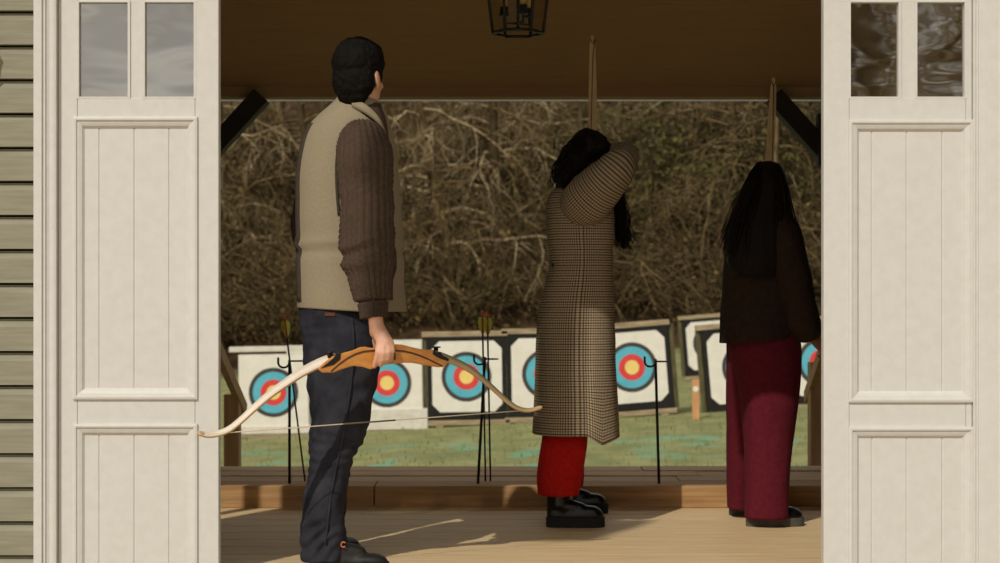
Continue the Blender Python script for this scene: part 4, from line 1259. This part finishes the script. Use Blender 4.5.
ri = mb.build('riser', M['riserwood'], bw, bevel=0.005)
for line in ([(331, 371.5), (339, 364.5), (348, 358.0), (356, 354), (364, 351.6), (376, 350.2)], [(393, 350.3), (404, 351.3), (412, 353), (420, 355.6), (428, 359), (436, 363), (442.5, 366.2)]):
    m2 = MB(); rings = []
    for (px, py) in line:
        dd = bow_depth(px)
        rings.append([P(px - 0.2, py - 1.0, dd - 0.022), P(px + 0.2, py + 1.0, dd - 0.022), P(px + 0.2, py + 1.0, dd + 0.022), P(px - 0.2, py - 1.0, dd + 0.022)])
    m2.rings(rings, True, True, 0, False); m2.build('dark_laminate', M['riserdark'], ri)
mb = MB(); rings = [[P(x, y, bow_depth(x) + e) for x, y in ((394.2, 352.8), (395.6, 352.8), (395.6, 359.8), (394.2, 359.8))] for e in (-0.023, 0.0)]
mb.rings(rings, True, True, 0, False); mb.build('rest_plate', M['black'], ri)
# black limb pockets with bolts
for pol in ([(341, 352.6), (340.4, 359.2), (334, 364.8), (324, 367.6), (320.5, 368.4), (328, 362.6), (333, 358.4), (336, 354.6)], [(433.8, 349.6), (432.5, 354), (436, 356.5), (441.5, 359.2), (448.5, 361.2), (449, 358.4), (443, 355.6), (439.6, 351.4), (437.2, 352.4)]):
    mb = MB(); n = len(pol)
    for sgn in (-1, 1):
        for (px, py) in pol: mb.v.append(P(px, py, bow_depth(px) + 0.0235 * sgn))
    mb.face(range(n)); mb.face([n + i for i in range(n)][::-1])
    for i in range(n): mb.face([(i + 1) % n, i, n + i, n + (i + 1) % n])
    mb.build('limb_pocket', M['black'], bw, bevel=0.002)
for (px, py) in ((330, 354.2), (436, 349.0)):
    mb = MB(); q = P(px, py, bow_depth(px))
    mb.tube([q - Vector((0, 0, 0.012)), q + Vector((0, 0, 0.004)), q + Vector((0, 0, 0.0045)), q + Vector((0, 0, 0.009))], [0.008, 0.008, 0.017, 0.016], 16); mb.build('limb_bolt', M['black'], bw)
def limb_strip(line, cant, name, m_up, m_edge, w0, w1, t0=0.008):
    up = MB()
    pts = [crom([tuple(q) for q in line], k / 4) for k in range((len(line) - 1) * 4 + 1)]
    pos = [P(a, c_, bow_depth(a)) for a, c_ in pts]
    rings = []
    for i, p in enumerate(pos):
        t = (pos[min(i + 1, len(pos) - 1)] - pos[max(i - 1, 0)]).normalized()
        wv = Vector((0, math.cos(cant), math.sin(cant))); wv = (wv - t * wv.dot(t)).normalized(); nv = t.cross(wv).normalized()
        s = i / (len(pos) - 1); w = (w0 * (1 - s) + w1 * s) / 2; th = t0 * (1 - 0.35 * s) / 2
        rings.append([p - wv * w - nv * th, p + wv * w - nv * th, p + wv * w + nv * th, p - wv * w + nv * th])
    b0 = len(up.v)
    for rg_ in rings: up.v.extend(rg_)
    for i in range(len(rings) - 1):
        for k in range(4):
            k2 = (k + 1) % 4
            up.face([b0 + i * 4 + k, b0 + i * 4 + k2, b0 + i * 4 + 4 + k2, b0 + i * 4 + 4 + k], 1 if k in (1, 3) else 0, None, True)
    up.face([b0 + k for k in range(4)], 1); up.face([b0 + (len(rings) - 1) * 4 + k for k in range(4)], 1)
    return up.build(name, [m_up, m_edge], bw), pos
lo1, pos1 = limb_strip([(337, 357.5), (326, 361), (314, 366), (300, 373.5), (285, 383.5), (268, 396), (252, 410), (240, 421), (228, 430), (215, 434.3), (206, 434.9), (198.5, 432.6)], math.radians(42), 'limb', M['limbwhite'], M['limbcore'], 0.042, 0.016, 0.010)
lo2, pos2 = limb_strip([(440, 356), (452, 360.5), (464, 366), (475, 373), (486, 382), (497, 392), (507, 401), (515, 406.8), (523, 409.8), (531, 410), (541, 407.2)], math.radians(40), 'limb', M['limbtan'], M['limbcore'], 0.036, 0.014, 0.008)
for q, a in ((pos1, 1), (pos2, 1)):
    mb = MB(); mb.tube([q[-3], q[-1]], [0.008, 0.005], 8, round_ends=True); mb.build('limb_tip', M['limbcore'], bw)
mb = MB(); mb.tube([pos1[-4], pos1[-4].lerp(pos2[-5], 0.34), pos1[-4].lerp(pos2[-5], 0.5), pos2[-5]], 0.0021, 6); st_ = mb.build('bowstring', M['string'], bw)
mb = MB(); mb.tube([pos1[-4].lerp(pos2[-5], 0.40), pos1[-4].lerp(pos2[-5], 0.56)], 0.0031, 6); mb.build('string_serving', M['stringdark'], st_)

# ---------------------------------------------------------------- upright bows of the two archers
def upright_bow(px_t, py_t, px_m, d, half_z, label, grip_z, nock):
    """flat upright recurve seen from behind; the string side faces the archer (towards -y)"""
    t = P(px_t, py_t, d); cz = t.z - half_z
    xm = (px_m - 500) * d / F
    def at_(s):                                # s in [-1, 1]
        return Vector((xm + (t.x - xm) * s, d - 0.17 * s * s + 0.05 * abs(s) ** 7 + 0.05, cz + half_z * s))
    base = at_(-1)
    r = thing('recurve_bow', base, label, 'bow')
    for sg in (1, -1):
        mb = MB(); rings = []
        for i in range(15):
            s = sg * (0.22 + 0.78 * i / 14); p = at_(s); w = 0.019 * (1 - 0.45 * ((abs(s) - 0.22) / 0.78) ** 3); th = 0.005
            if i == 14: w = 0.006
            rings.append([p + Vector((-w, -th, 0)), p + Vector((w, -th, 0)), p + Vector((w, th, 0)), p + Vector((-w, th, 0))])
        mb.rings(rings, True, True, 0, False); mb.build('limb', M['limbtan'], r)
    mb = MB(); rings = []
    for i in range(13):
        s = -0.25 + 0.5 * i / 12; p = at_(s); w = 0.02 + 0.004 * math.cos(s * 25); th = 0.016 + 0.012 * math.exp(-(s / 0.08) ** 2)
        rings.append([p + Vector((-w, -th, 0)), p + Vector((w, -th, 0)), p + Vector((w, th, 0)), p + Vector((-w, th, 0))])
    mb.rings(rings, True, True, 0, False); mb.build('riser', M['riserwood'], r, bevel=0.004)
    a, b_ = at_(0.955) + Vector((0, -0.008, 0)), at_(-0.955) + Vector((0, -0.008, 0))
    pts = [at_(0.975) + Vector((0.012, -0.004, 0)), a + Vector((0.002, -0.004, -0.05)), nock, b_, at_(-0.975)] if nock else [a, b_]
    mb = MB(); mb.tube(pts, 0.0022, 6); mb.build('bowstring', M['stringdark'], r)
    mb = MB(); p = at_(0.96)
    mb.tube([p + Vector((-0.011, -0.007, 0.012)), p + Vector((0, -0.008, -0.012)), p + Vector((0.011, -0.007, 0.012))], 0.0028, 6); mb.build('string_loop', M['stringdark'], r)
    return at_(0)
g1 = upright_bow(591.5, 38, 594, 7.72, 0.68, 'drawn wooden bow held upright by the archer in the checked coat', 1.4, P(590, 170, 7.33))
g2 = upright_bow(771, 80, 769, 7.72, 0.68, 'wooden bow held upright in front of the archer in brown', 1.2, None)

# ---------------------------------------------------------------- archer in the checked coat
def fingers_at(b, p, f, r, u, k=1.0, curl=1.0):
    """a closed hand: palm at p, fingers wrapping round an upright grip ahead (f)"""
    b.ell(p, (f * .034 * k, r * .020 * k, u * .042 * k))
    for i, (dz, L) in enumerate(((.032, .95), (.012, 1.0), (-.008, .97), (-.026, .85))):
        a = p + u * dz * k + f * .018 * k + r * .012 * k
        b.tube([a, a + (f * .030 + r * .008) * L * k, a + (f * .040 - r * .018 * curl) * L * k, a + (f * .018 - r * .032 * curl) * L * k], [.0105 * k, .0098 * k, .0086 * k, .0074 * k], 10, round_ends=True)
    a = p + u * .030 * k - r * .014 * k
    b.tube([p + u * .01 * k - r * .008 * k, a + f * .012 * k, a + f * .034 * k + u * .006 * k - r * .006 * k, a + f * .050 * k + r * .006 * k], [.014 * k, .0125 * k, .011 * k, .009 * k], 10, round_ends=True)

w1 = thing('person', (P(565, 527, 7.05).x, 7.15, 0.0), 'person in houndstooth coat and red trousers drawing a bow, long dark hair', 'person')
b = MB(); hfr = frame(math.radians(72), math.radians(-8), math.radians(-12)); hc = P(585, 161, 7.11)
at = add_head(b, hc, hfr, 0.92)
b.tube([P(582, 168, 7.09), P(579, 188, 7.08), P(577, 205, 7.08)], [.048, .05, .07], 14)
b.tube([P(578, 200, 7.08), P(579, 230, 7.08), P(580, 260, 7.08), P(577, 310, 7.10), P(575, 345, 7.12)], [.07, .105, .095, .12, .12], 16, round_ends=True)
b.tube([P(562, 200, 7.12), P(590, 203, 6.99)], [.055, .055], 12, round_ends=True)
b.tube([P(588, 202, 6.98), P(604, 182, 6.91), P(624, 160, 6.93), P(612, 158, 7.06), P(599, 163, 7.20)], [.055, .048, .040, .034, .026], 12, round_ends=True)
b.tube([P(568, 198, 7.13), P(578, 196, 7.35), P(588, 188, 7.55), P(593, g1.z and 184, 7.66)], [.05, .042, .034, .026], 12, round_ends=True)
fingers_at(b, Vector((g1.x - 0.004, g1.y - 0.05, P(593, 184, 7.66).z)), Vector((0, 1, 0)), Vector((1, 0, 0)), Vector((0, 0, 1)), 0.9)
# string hand hooked at the jaw
hp = P(595, 166, 7.245)
fingers_at(b, hp, Vector((-0.35, 0.94, 0)), Vector((-0.94, -0.35, 0)), Vector((0, 0, 1)), 0.85)
for (x, dd, kx, kd, ax, ad) in ((570, 7.06, 566, 7.05, 562, 7.03), (572, 7.18, 570, 7.27, 566, 7.46)):
    b.tube([P(x, 345, dd), P(kx, 425, kd), P(ax, 496, ad)], [.075, .05, .034], 14, round_ends=True)
    b.tube([P(ax, 500, ad), P(ax + 3, 506 if ad < 7.2 else 496, ad)], [.032, .02], 10, round_ends=True)
b.build('body', M['skin_tan'], w1, remesh=0.005, smooth_it=4)
eyes(w1, at, 0.92)

# coat
rows = [(183, 567, 592, 7.08, .055), (188, 556, 602, 7.08, .09), (195, 549.5, 610, 7.08, .115), (206, 547, 614, 7.08, .13), (226, 546, 614, 7.08, .136), (255, 549.5, 613, 7.08, .130), (276, 547, 613.5, 7.08, .136), (300, 541, 614, 7.09, .150),
        (330, 537, 614.5, 7.10, .165), (365, 535.8, 615, 7.10, .185), (400, 535, 617, 7.10, .198), (433, 533.5, 619, 7.10, .205)]
rg, vs = sections(rows, 8, 110, 2.7)
for i, ring in enumerate(rg):
    for j, p in enumerate(ring):
        px = 500 + p.x * F / p.y; py = YH - (p.z - HC) * F / p.y
        c = Vector((X(577, 7.1), 7.1, p.z)); dd = p - c; dd.z = 0
        dd = dd.normalized() if dd.length > 1e-5 else dd
        k = max(0.0, min(1.0, (py - 255) / 150))
        # hanging folds, deeper towards the hem
        e = k * (0.009 * nz(p, 9, 9, 1.2, 3.0) + -0.012 * math.exp(-((px - 588) / 3) ** 2) * (1 if p.y < 7.1 else 0))
        e += (1 - k) * 0.006 * nz(p, 5, 5, 11, 7.0)
        if p.y < 7.1: e -= 0.007 * math.exp(-((py - 258 - 0.25 * (577 - px)) / 5) ** 2)
        drop = 0.0
        if py > 385:
            q = (py - 385) / 48
            w = 0 if px < 588 else (min(1, (px - 588) / 15) if px < 604 else max(0.3, 1 - (px - 604) / 22))
            drop = -q * w * 0.035
        ring[j] = p + dd * e + Vector((0, 0, drop))
inner = [[Vector((X(577, 7.1) + (p.x - X(577, 7.1)) * 0.94, 7.1 + (p.y - 7.1) * 0.94, p.z + 0.002)) for p in rg[-1]], [Vector((X(577, 7.1) + (p.x - X(577, 7.1)) * 0.9, 7.1 + (p.y - 7.1) * 0.9, p.z)) for p in rg[-10]]]
vs2 = vs + [vs[-1] + .01, vs[-1] + .02]
mb = MB(); mb.rings(rg + inner, True, True, 0, True, uvs=(1.1, vs2))
coat = mb.build('coat', M['hound'], w1)
upper = [pr(572, 212, 7.02, 19), pr(582, 205, 6.985, 25), pr(594, 193, 6.94, 24.5), pr(608, 178, 6.905, 21.5), pr(619, 165.5, 6.90, 18), pr(626, 157.5, 6.93, 13.5), pr(626, 154, 6.97, 11.5), pr(617, 155, 7.06, 11.5), pr(606, 160, 7.15, 10.5), pr(600, 163, 7.20, 9.5)]
sleeve_mesh(upper, M['hound'], 'sleeve', coat, fold=0.009, uvw=0.55, n=72, foldz=6, fs=8)
fl = [pr(568, 200, 7.14, 18), pr(573, 198, 7.25, 17), pr(580, 195, 7.38, 14), pr(588, 189, 7.52, 11.5), pr(592, 185.5, 7.60, 10)]
sleeve_mesh(fl, M['hound'], 'sleeve', coat, fold=0.006, uvw=0.45, n=56)
# coat back seam and pocket button
mb = MB(); q = min((p for p in rg[44] if p.y < 7.05), key=lambda p: abs(500 + p.x * F / p.y - 553.5)); 
mb.ball(q, 0.010); mb.build('button', M['black'], coat)
# red trousers
t = MB()
ra, _ = sections([(330, 548, 600, 7.1, .12), (400, 548, 588, 7.06, .09), (430, 543, 588.0, 7.05, .095), (460, 539, 584.5, 7.02, .10), (480, 537.3, 581, 7.02, .10), (494, 538.5, 579, 7.02, .10)], 6, 48)
t.rings(ra, True, True)
rb, _ = sections([(330, 550, 598, 7.12, .12), (400, 552, 590, 7.18, .085), (432, 550, 587, 7.225, .08), (460, 549, 585, 7.33, .095), (486, 549, 583, 7.43, .10)], 6, 48)
t.rings(rb, True, True)
t.build('trousers', M['redtrouser'], w1, remesh=0.006, smooth_it=4, disp=lambda p: 0.009 * nz(p, 11, 11, 2.0, 5) + 0.002 * nz(p, 30, 30, 8))
for (px, d, yaw) in ((546, 7.02, 4), (553, 7.5, 3)):
    h0 = Vector((X(px, d), d, 0)); 
    shoe(w1, h0, math.radians(yaw), 0.245, 0.095, 0.085, M['bootgloss'], M['sole'], 'shoe', 0.042, 0.052, 0.042)
    sk = MB(); a = h0 + Vector((0.058, 0.004, 0.11)); sk.tube([a, a + Vector((0, 0, 0.12))], 0.041, 14); sk.build('sock', M['darksock'], w1)

def strands(rows_list, n, spread, r0, seed, curl=0.0, steps=14):
    """locks that follow guide lines with a little wave"""
    rgx = random.Random(seed); mb = MB()
    for _ in range(n):
        g = rgx.choice(rows_list); off = Vector((rgx.gauss(0, 1), rgx.gauss(0, 1), rgx.gauss(0, .5))) * spread
        ph = rgx.random() * 6.28; fr = 2 + 2 * rgx.random(); end = rgx.uniform(0.8, 1.0)
        pts, rad = [], []
        for i in range(steps):
            t = i / (steps - 1) * end
            q = Vector(crom(g, t * (len(g) - 1) * 0.999))
            w = Vector((math.sin(fr * t * 6.28 + ph), math.cos(fr * t * 6.28 + ph * 1.3), 0)) * curl * t
            pts.append(q + off * (0.5 + 0.7 * t) + w); rad.append(r0 * (1 - 0.7 * t) + 0.0006)
        mb.tube(pts, rad, 5)
    return mb
T = lambda *a: tuple(P(*a))
h = MB()
f, r, u = hfr
h.ell(P(588, 149, 7.09), ((19 * 7.1 / F, 0, 0.02), (0, .105, 0), (-0.02, 0, 19.5 * 7.1 / F)), 20, 14)
h.ell(P(575, 163, 7.06), ((18 * 7.1 / F, 0, 0), (0, .095, 0), (0.02, 0, 22 * 7.1 / F)), 20, 14)
h.ell(P(565, 178, 7.04), ((10 * 7.1 / F, 0, 0), (0, .07, 0), (0.01, 0, 14 * 7.1 / F)), 16, 12)
h.ell(P(598, 150, 7.06), ((13 * 7.1 / F, 0, 0), (0, .07, 0), (0, 0, 14 * 7.1 / F)), 16, 12)
h.tube([P(600, 165, 7.16), P(612, 190, 7.2), P(618, 215, 7.2), P(623, 236, 7.2), P(625, 246, 7.2)], [.05, .045, .035, .022, .01], 12, round_ends=True)
ho = h.build('hair', M['hairdark'], w1, remesh=0.006, smooth_it=4, disp=lambda p: 0.012 * nz(p, 22, 22, 22) + 0.004 * nz(p, 60, 60, 60))
gl = [[T(588, 133, 7.08), T(572, 146, 7.03), T(563, 163, 7.01), T(559, 185, 7.0)], [T(594, 134, 7.06), T(580, 146, 6.99), T(570, 168, 6.97), T(564, 188, 6.98)],
      [T(584, 134, 7.12), T(566, 152, 7.08), T(558, 170, 7.06), T(556, 186, 7.05)], [T(600, 138, 7.06), T(597, 152, 7.0), T(588, 164, 6.97)]]
st1 = strands(gl, 90, 0.014, 0.0035, 2, 0.010)
st1.build('loose_locks', M['hairdark'], ho)
gr = [[T(604, 160, 7.15), T(615, 190, 7.17), T(620, 222, 7.18), T(626, 252, 7.18)], [T(600, 160, 7.17), T(611, 192, 7.2), T(616, 225, 7.2), T(621, 248, 7.2)], [T(606, 160, 7.16), T(619, 188, 7.18), T(625, 222, 7.19), T(629, 246, 7.19)]]
strands(gr, 90, 0.012, 0.0032, 4, 0.014).build('hanging_locks', M['hairdark'], ho)

# ---------------------------------------------------------------- archer in the brown jacket
w2 = thing('person', (P(765, 522, 7.1).x, 7.15, 0.0), 'person in dark brown jacket and wine red trousers with long straight dark hair', 'person')
b = MB(); hfr = frame(math.radians(60), math.radians(-10)); hc = P(766, 190, 7.12)
at = add_head(b, hc, hfr, 0.92)
b.tube([P(765, 200, 7.11), P(764, 216, 7.1), P(763, 228, 7.1)], [.048, .05, .07], 14)
b.tube([P(763, 226, 7.1), P(763, 255, 7.1), P(763, 285, 7.1), P(763, 320, 7.1), P(763, 350, 7.1)], [.075, .11, .10, .12, .12], 16, round_ends=True)
b.tube([P(745, 226, 7.14), P(782, 226, 7.02)], [.055, .055], 12, round_ends=True)
b.tube([P(782, 228, 7.0), P(791, 258, 6.97), P(797, 288, 6.96), P(806, 316, 6.99), P(814, 333, 7.02)], [.052, .045, .038, .034, .026], 12, round_ends=True)
b.tube([P(746, 228, 7.16), P(742, 262, 7.24), P(752, 282, 7.36), P(765, 270, 7.58), P(768, 262, 7.68)], [.05, .045, .038, .032, .026], 12, round_ends=True)
fingers_at(b, Vector((g2.x - 0.004, g2.y - 0.05, P(768, 262, 7.68).z)), Vector((0, 1, 0)), Vector((1, 0, 0)), Vector((0, 0, 1)), 0.9)
# right hand, loosely closed, at the edge of the door leaf
hp = P(816, 337, 7.02)
fr_ = Vector((0.72, 0.1, -0.68)); rr2 = Vector((0.1, -0.99, 0)); uu = rr2.cross(fr_).normalized()
b.ell(P(817.5, 338.5, 7.015), (fr_ * .042, rr2 * .017, uu * .034))
for i in range(4):
    a = P(819.5, 340.5, 7.015) + uu * (0.026 - 0.0172 * i)
    b.tube([a, a + fr_ * .032 + rr2 * 0.004, a + fr_ * .044 + rr2 * -.012 - Vector((0, 0, .018)), a + fr_ * .030 + rr2 * -.028 - Vector((0, 0, .028))], [.0105, .0098, .0086, .0074], 10, round_ends=True)
a = P(817, 336, 7.01) + uu * .03
b.tube([P(815, 336, 7.015), a, a + fr_ * .035, a + fr_ * .055 - uu * .01], [.014, .0125, .011, .009], 10, round_ends=True)
for (x, dd, kx, kd, ax, ad) in ((772, 7.06, 770, 7.05, 768, 7.05), (752, 7.16, 746, 7.27, 742, 7.38)):
    b.tube([P(x, 350, dd), P(kx, 430, kd), P(ax, 502, ad)], [.075, .05, .034], 14, round_ends=True)
    b.tube([P(ax, 504, ad), P(ax + 3, 508 if ad < 7.2 else 500, ad)], [.032, .02], 10, round_ends=True)
b.build('body', M['skin_brown'], w2, remesh=0.005, smooth_it=4)
eyes(w2, at, 0.92)
# jacket
rows = [(208, 752, 780, 7.1, .06), (214, 742, 790, 7.1, .095), (224, 732, 797, 7.1, .118), (240, 726, 801, 7.1, .13), (265, 723.5, 802, 7.1, .135), (300, 722, 801, 7.1, .142), (325, 721.2, 798, 7.1, .150), (343, 720.5, 795, 7.1, .158)]
rg, vs = sections(rows, 8, 96, 2.25)
for i, ring in enumerate(rg):
    for j_, p in enumerate(ring):
        c = Vector((X(762, 7.1), 7.1, p.z)); dd = p - c; dd.z = 0
        dd = dd.normalized() if dd.length > 1e-5 else dd
        px = 500 + p.x * F / p.y
        k = i / len(rg)
        ring[j_] = p + dd * (0.009 * nz(p, 6, 6, 5, 11.0) + 0.004 * nz(p, 16, 16, 10, 2.0)) + Vector((0, 0, 0.022 * k ** 4 * max(0, (px - 735) / 60)))
inner = [[Vector((X(760, 7.1) + (p.x - X(760, 7.1)) * 0.94, 7.1 + (p.y - 7.1) * 0.94, p.z + 0.002)) for p in rg[-1]], [Vector((X(760, 7.1) + (p.x - X(760, 7.1)) * 0.9, 7.1 + (p.y - 7.1) * 0.9, p.z)) for p in rg[-8]]]
mb = MB(); mb.rings(rg + inner, True, True, 0, True)
jk = mb.build('jacket', M['brownjacket'], w2)
sl = [pr(778, 219, 7.03, 10), pr(782, 229, 6.99, 17), pr(788, 250, 6.965, 17.5), pr(792.5, 272, 6.95, 17.5), pr(798.5, 298, 6.95, 17), pr(804.5, 318, 6.975, 17), pr(809, 329, 6.99, 15.5), pr(811.5, 334.5, 7.0, 14)]
sleeve_mesh(sl, M['brownjacket'], 'sleeve', jk, fold=0.009, n=64, foldz=9, fs=6)
sl = [pr(746, 222, 7.17, 14), pr(741, 240, 7.2, 17), pr(742, 262, 7.25, 16), pr(750, 280, 7.36, 14), pr(760, 274, 7.52, 11), pr(765, 267, 7.62, 10)]
sleeve_mesh(sl, M['brownjacket'], 'sleeve', jk, fold=0.006, n=56)
# wine trousers
t = MB()
ra, _ = sections([(325, 729, 797, 7.1, .135), (350, 731, 800, 7.09, .135), (375, 737, 799.5, 7.07, .125), (400, 741.5, 798, 7.05, .115), (430, 744, 795, 7.05, .105), (460, 745, 791.5, 7.05, .10), (490, 745.3, 788.8, 7.05, .10), (517, 744.5, 788, 7.05, .10)], 6, 48)
t.rings(ra, True, True)
rb, _ = sections([(325, 728, 780, 7.16, .12), (360, 726.5, 772, 7.2, .12), (400, 726, 765, 7.25, .11), (450, 726.5, 757, 7.32, .10), (507, 727, 750, 7.38, .095)], 6, 48)
t.rings(rb, True, True)
t.build('trousers', M['wine'], w2, remesh=0.006, smooth_it=4, disp=lambda p: 0.009 * nz(p, 9, 9, 2.0, 8) + 0.002 * nz(p, 26, 26, 8))
for (px, d, yaw) in ((746, 7.05, 6), (729, 7.43, 10)):
    shoe(w2, Vector((X(px, d), d, 0)), math.radians(yaw), 0.245, 0.098, 0.07, M['bootgloss'], M['solegrey'], 'shoe', 0.036, 0.05, 0.042)
# long straight hair
h = MB()
hrows = [(161.5, 763, 772, 7.09, .03), (164, 757, 778, 7.09, .06), (171, 750.5, 783, 7.08, .088), (182, 746, 786.5, 7.07, .105), (196, 741.5, 789, 7.06, .11), (212, 736, 792, 7.05, .115), (228, 730, 795, 7.04, .12), (244, 726, 797.5, 7.03, .115), (262, 727, 793, 7.01, .10), (276, 735, 780, 6.99, .07)]
rg, _ = sections(hrows, 6, 80, 2.1)
for ring in rg:
    for j_, p in enumerate(ring):
        c = Vector((X(764, 7.06), 7.06, p.z)); dd = (p - c).normalized()
        ring[j_] = p + dd * (0.006 * nz(p, 26, 26, 2.0, 6))
h.rings(rg, True, True, 0, True)
ho = h.build('hair', M['hairdark'], w2)
gd = []
for x0, x1, x2, yb in ((752, 738, 724, 256), (756, 744, 730, 262), (762, 752, 742, 272), (767, 762, 756, 278), (773, 772, 772, 276), (778, 782, 786, 270), (780, 789, 797, 262), (752, 735, 721, 250)):
    gd.append([T(766 + (x0 - 766) * 0.4, 164, 7.06), T(x0, 178, 6.99), T(x1, 212, 6.95), T(x2, yb, 6.945)])
strands(gd, 170, 0.010, 0.0035, 9, 0.003, 10).build('loose_strands', M['hairdark'], ho)

# ================================================================== LIGHT, SKY, CAMERA
sun = bpy.data.lights.new('sun', 'SUN'); sun.energy = 3.0; sun.angle = math.radians(0.55); sun.color = (1.0, 0.95, 0.87)
so = bpy.data.objects.new('sun', sun); C.objects.link(so)
so.rotation_euler = Vector((0.52, 1.0, -1.0)).to_track_quat('-Z', 'Y').to_euler(); so.location = (-8, -10, 12)
w = bpy.data.worlds.new('sky'); bpy.context.scene.world = w; w.use_nodes = True
nt = w.node_tree; N, L = nt.nodes, nt.links
bg = N['Background']
sky = N.new('ShaderNodeTexSky'); sky.sky_type = 'NISHITA'; sky.sun_disc = False
sky.sun_elevation = math.radians(41.6); sky.sun_rotation = math.radians(207.5); sky.altitude = 100; sky.dust_density = 2.0
mulc = N.new('ShaderNodeVectorMath'); mulc.operation = 'SCALE'; mulc.inputs['Scale'].default_value = 0.13
L.new(sky.outputs['Color'], mulc.inputs[0])
tc = N.new('ShaderNodeTexCoord'); mp = N.new('ShaderNodeMapping'); mp.inputs['Scale'].default_value = (1, 1, 2.6)
nn = N.new('ShaderNodeTexNoise'); nn.inputs['Scale'].default_value = 2.6; nn.inputs['Detail'].default_value = 6
L.new(tc.outputs['Generated'], mp.inputs['Vector']); L.new(mp.outputs['Vector'], nn.inputs['Vector'])
rp = N.new('ShaderNodeValToRGB'); rp.color_ramp.elements[0].position = 0.34; rp.color_ramp.elements[1].position = 0.54
L.new(nn.outputs['Fac'], rp.inputs['Fac'])
mx = N.new('ShaderNodeMix'); mx.data_type = 'RGBA'
L.new(rp.outputs['Color'], mx.inputs[0]); L.new(mulc.outputs[0], mx.inputs[6]); mx.inputs[7].default_value = (1.25, 1.17, 1.05, 1)
n2 = N.new('ShaderNodeTexNoise'); n2.inputs['Scale'].default_value = 9; n2.inputs['Detail'].default_value = 4; L.new(mp.outputs['Vector'], n2.inputs['Vector'])
r2 = N.new('ShaderNodeValToRGB'); r2.color_ramp.elements[0].position = 0.35; r2.color_ramp.elements[1].position = 0.65
r2.color_ramp.elements[0].color = (0.85, 0.79, 0.69, 1); r2.color_ramp.elements[1].color = (1.5, 1.42, 1.26, 1)
L.new(n2.outputs['Fac'], r2.inputs['Fac']); L.new(r2.outputs['Color'], mx.inputs[7])
L.new(mx.outputs[2], bg.inputs['Color']); bg.inputs['Strength'].default_value = 0.66

cam = bpy.data.cameras.new('camera'); co = bpy.data.objects.new('camera', cam); C.objects.link(co)
cam.sensor_width = 36; cam.lens = 36 * F / 1000
cam.shift_y = (YH - 281.5) / 1000
co.location = (0, 0, HC); co.rotation_euler = (PI / 2, 0, 0)
cam.clip_end = 400
cam.dof.use_dof = True; cam.dof.focus_distance = 6.0; cam.dof.aperture_fstop = 4.8
sc = bpy.context.scene
sc.camera = co
sc.view_settings.view_transform = 'Standard'; sc.view_settings.look = 'None'
sc.view_settings.exposure = -0.31; sc.view_settings.gamma = 1.0; sc.view_settings.use_curve_mapping = False
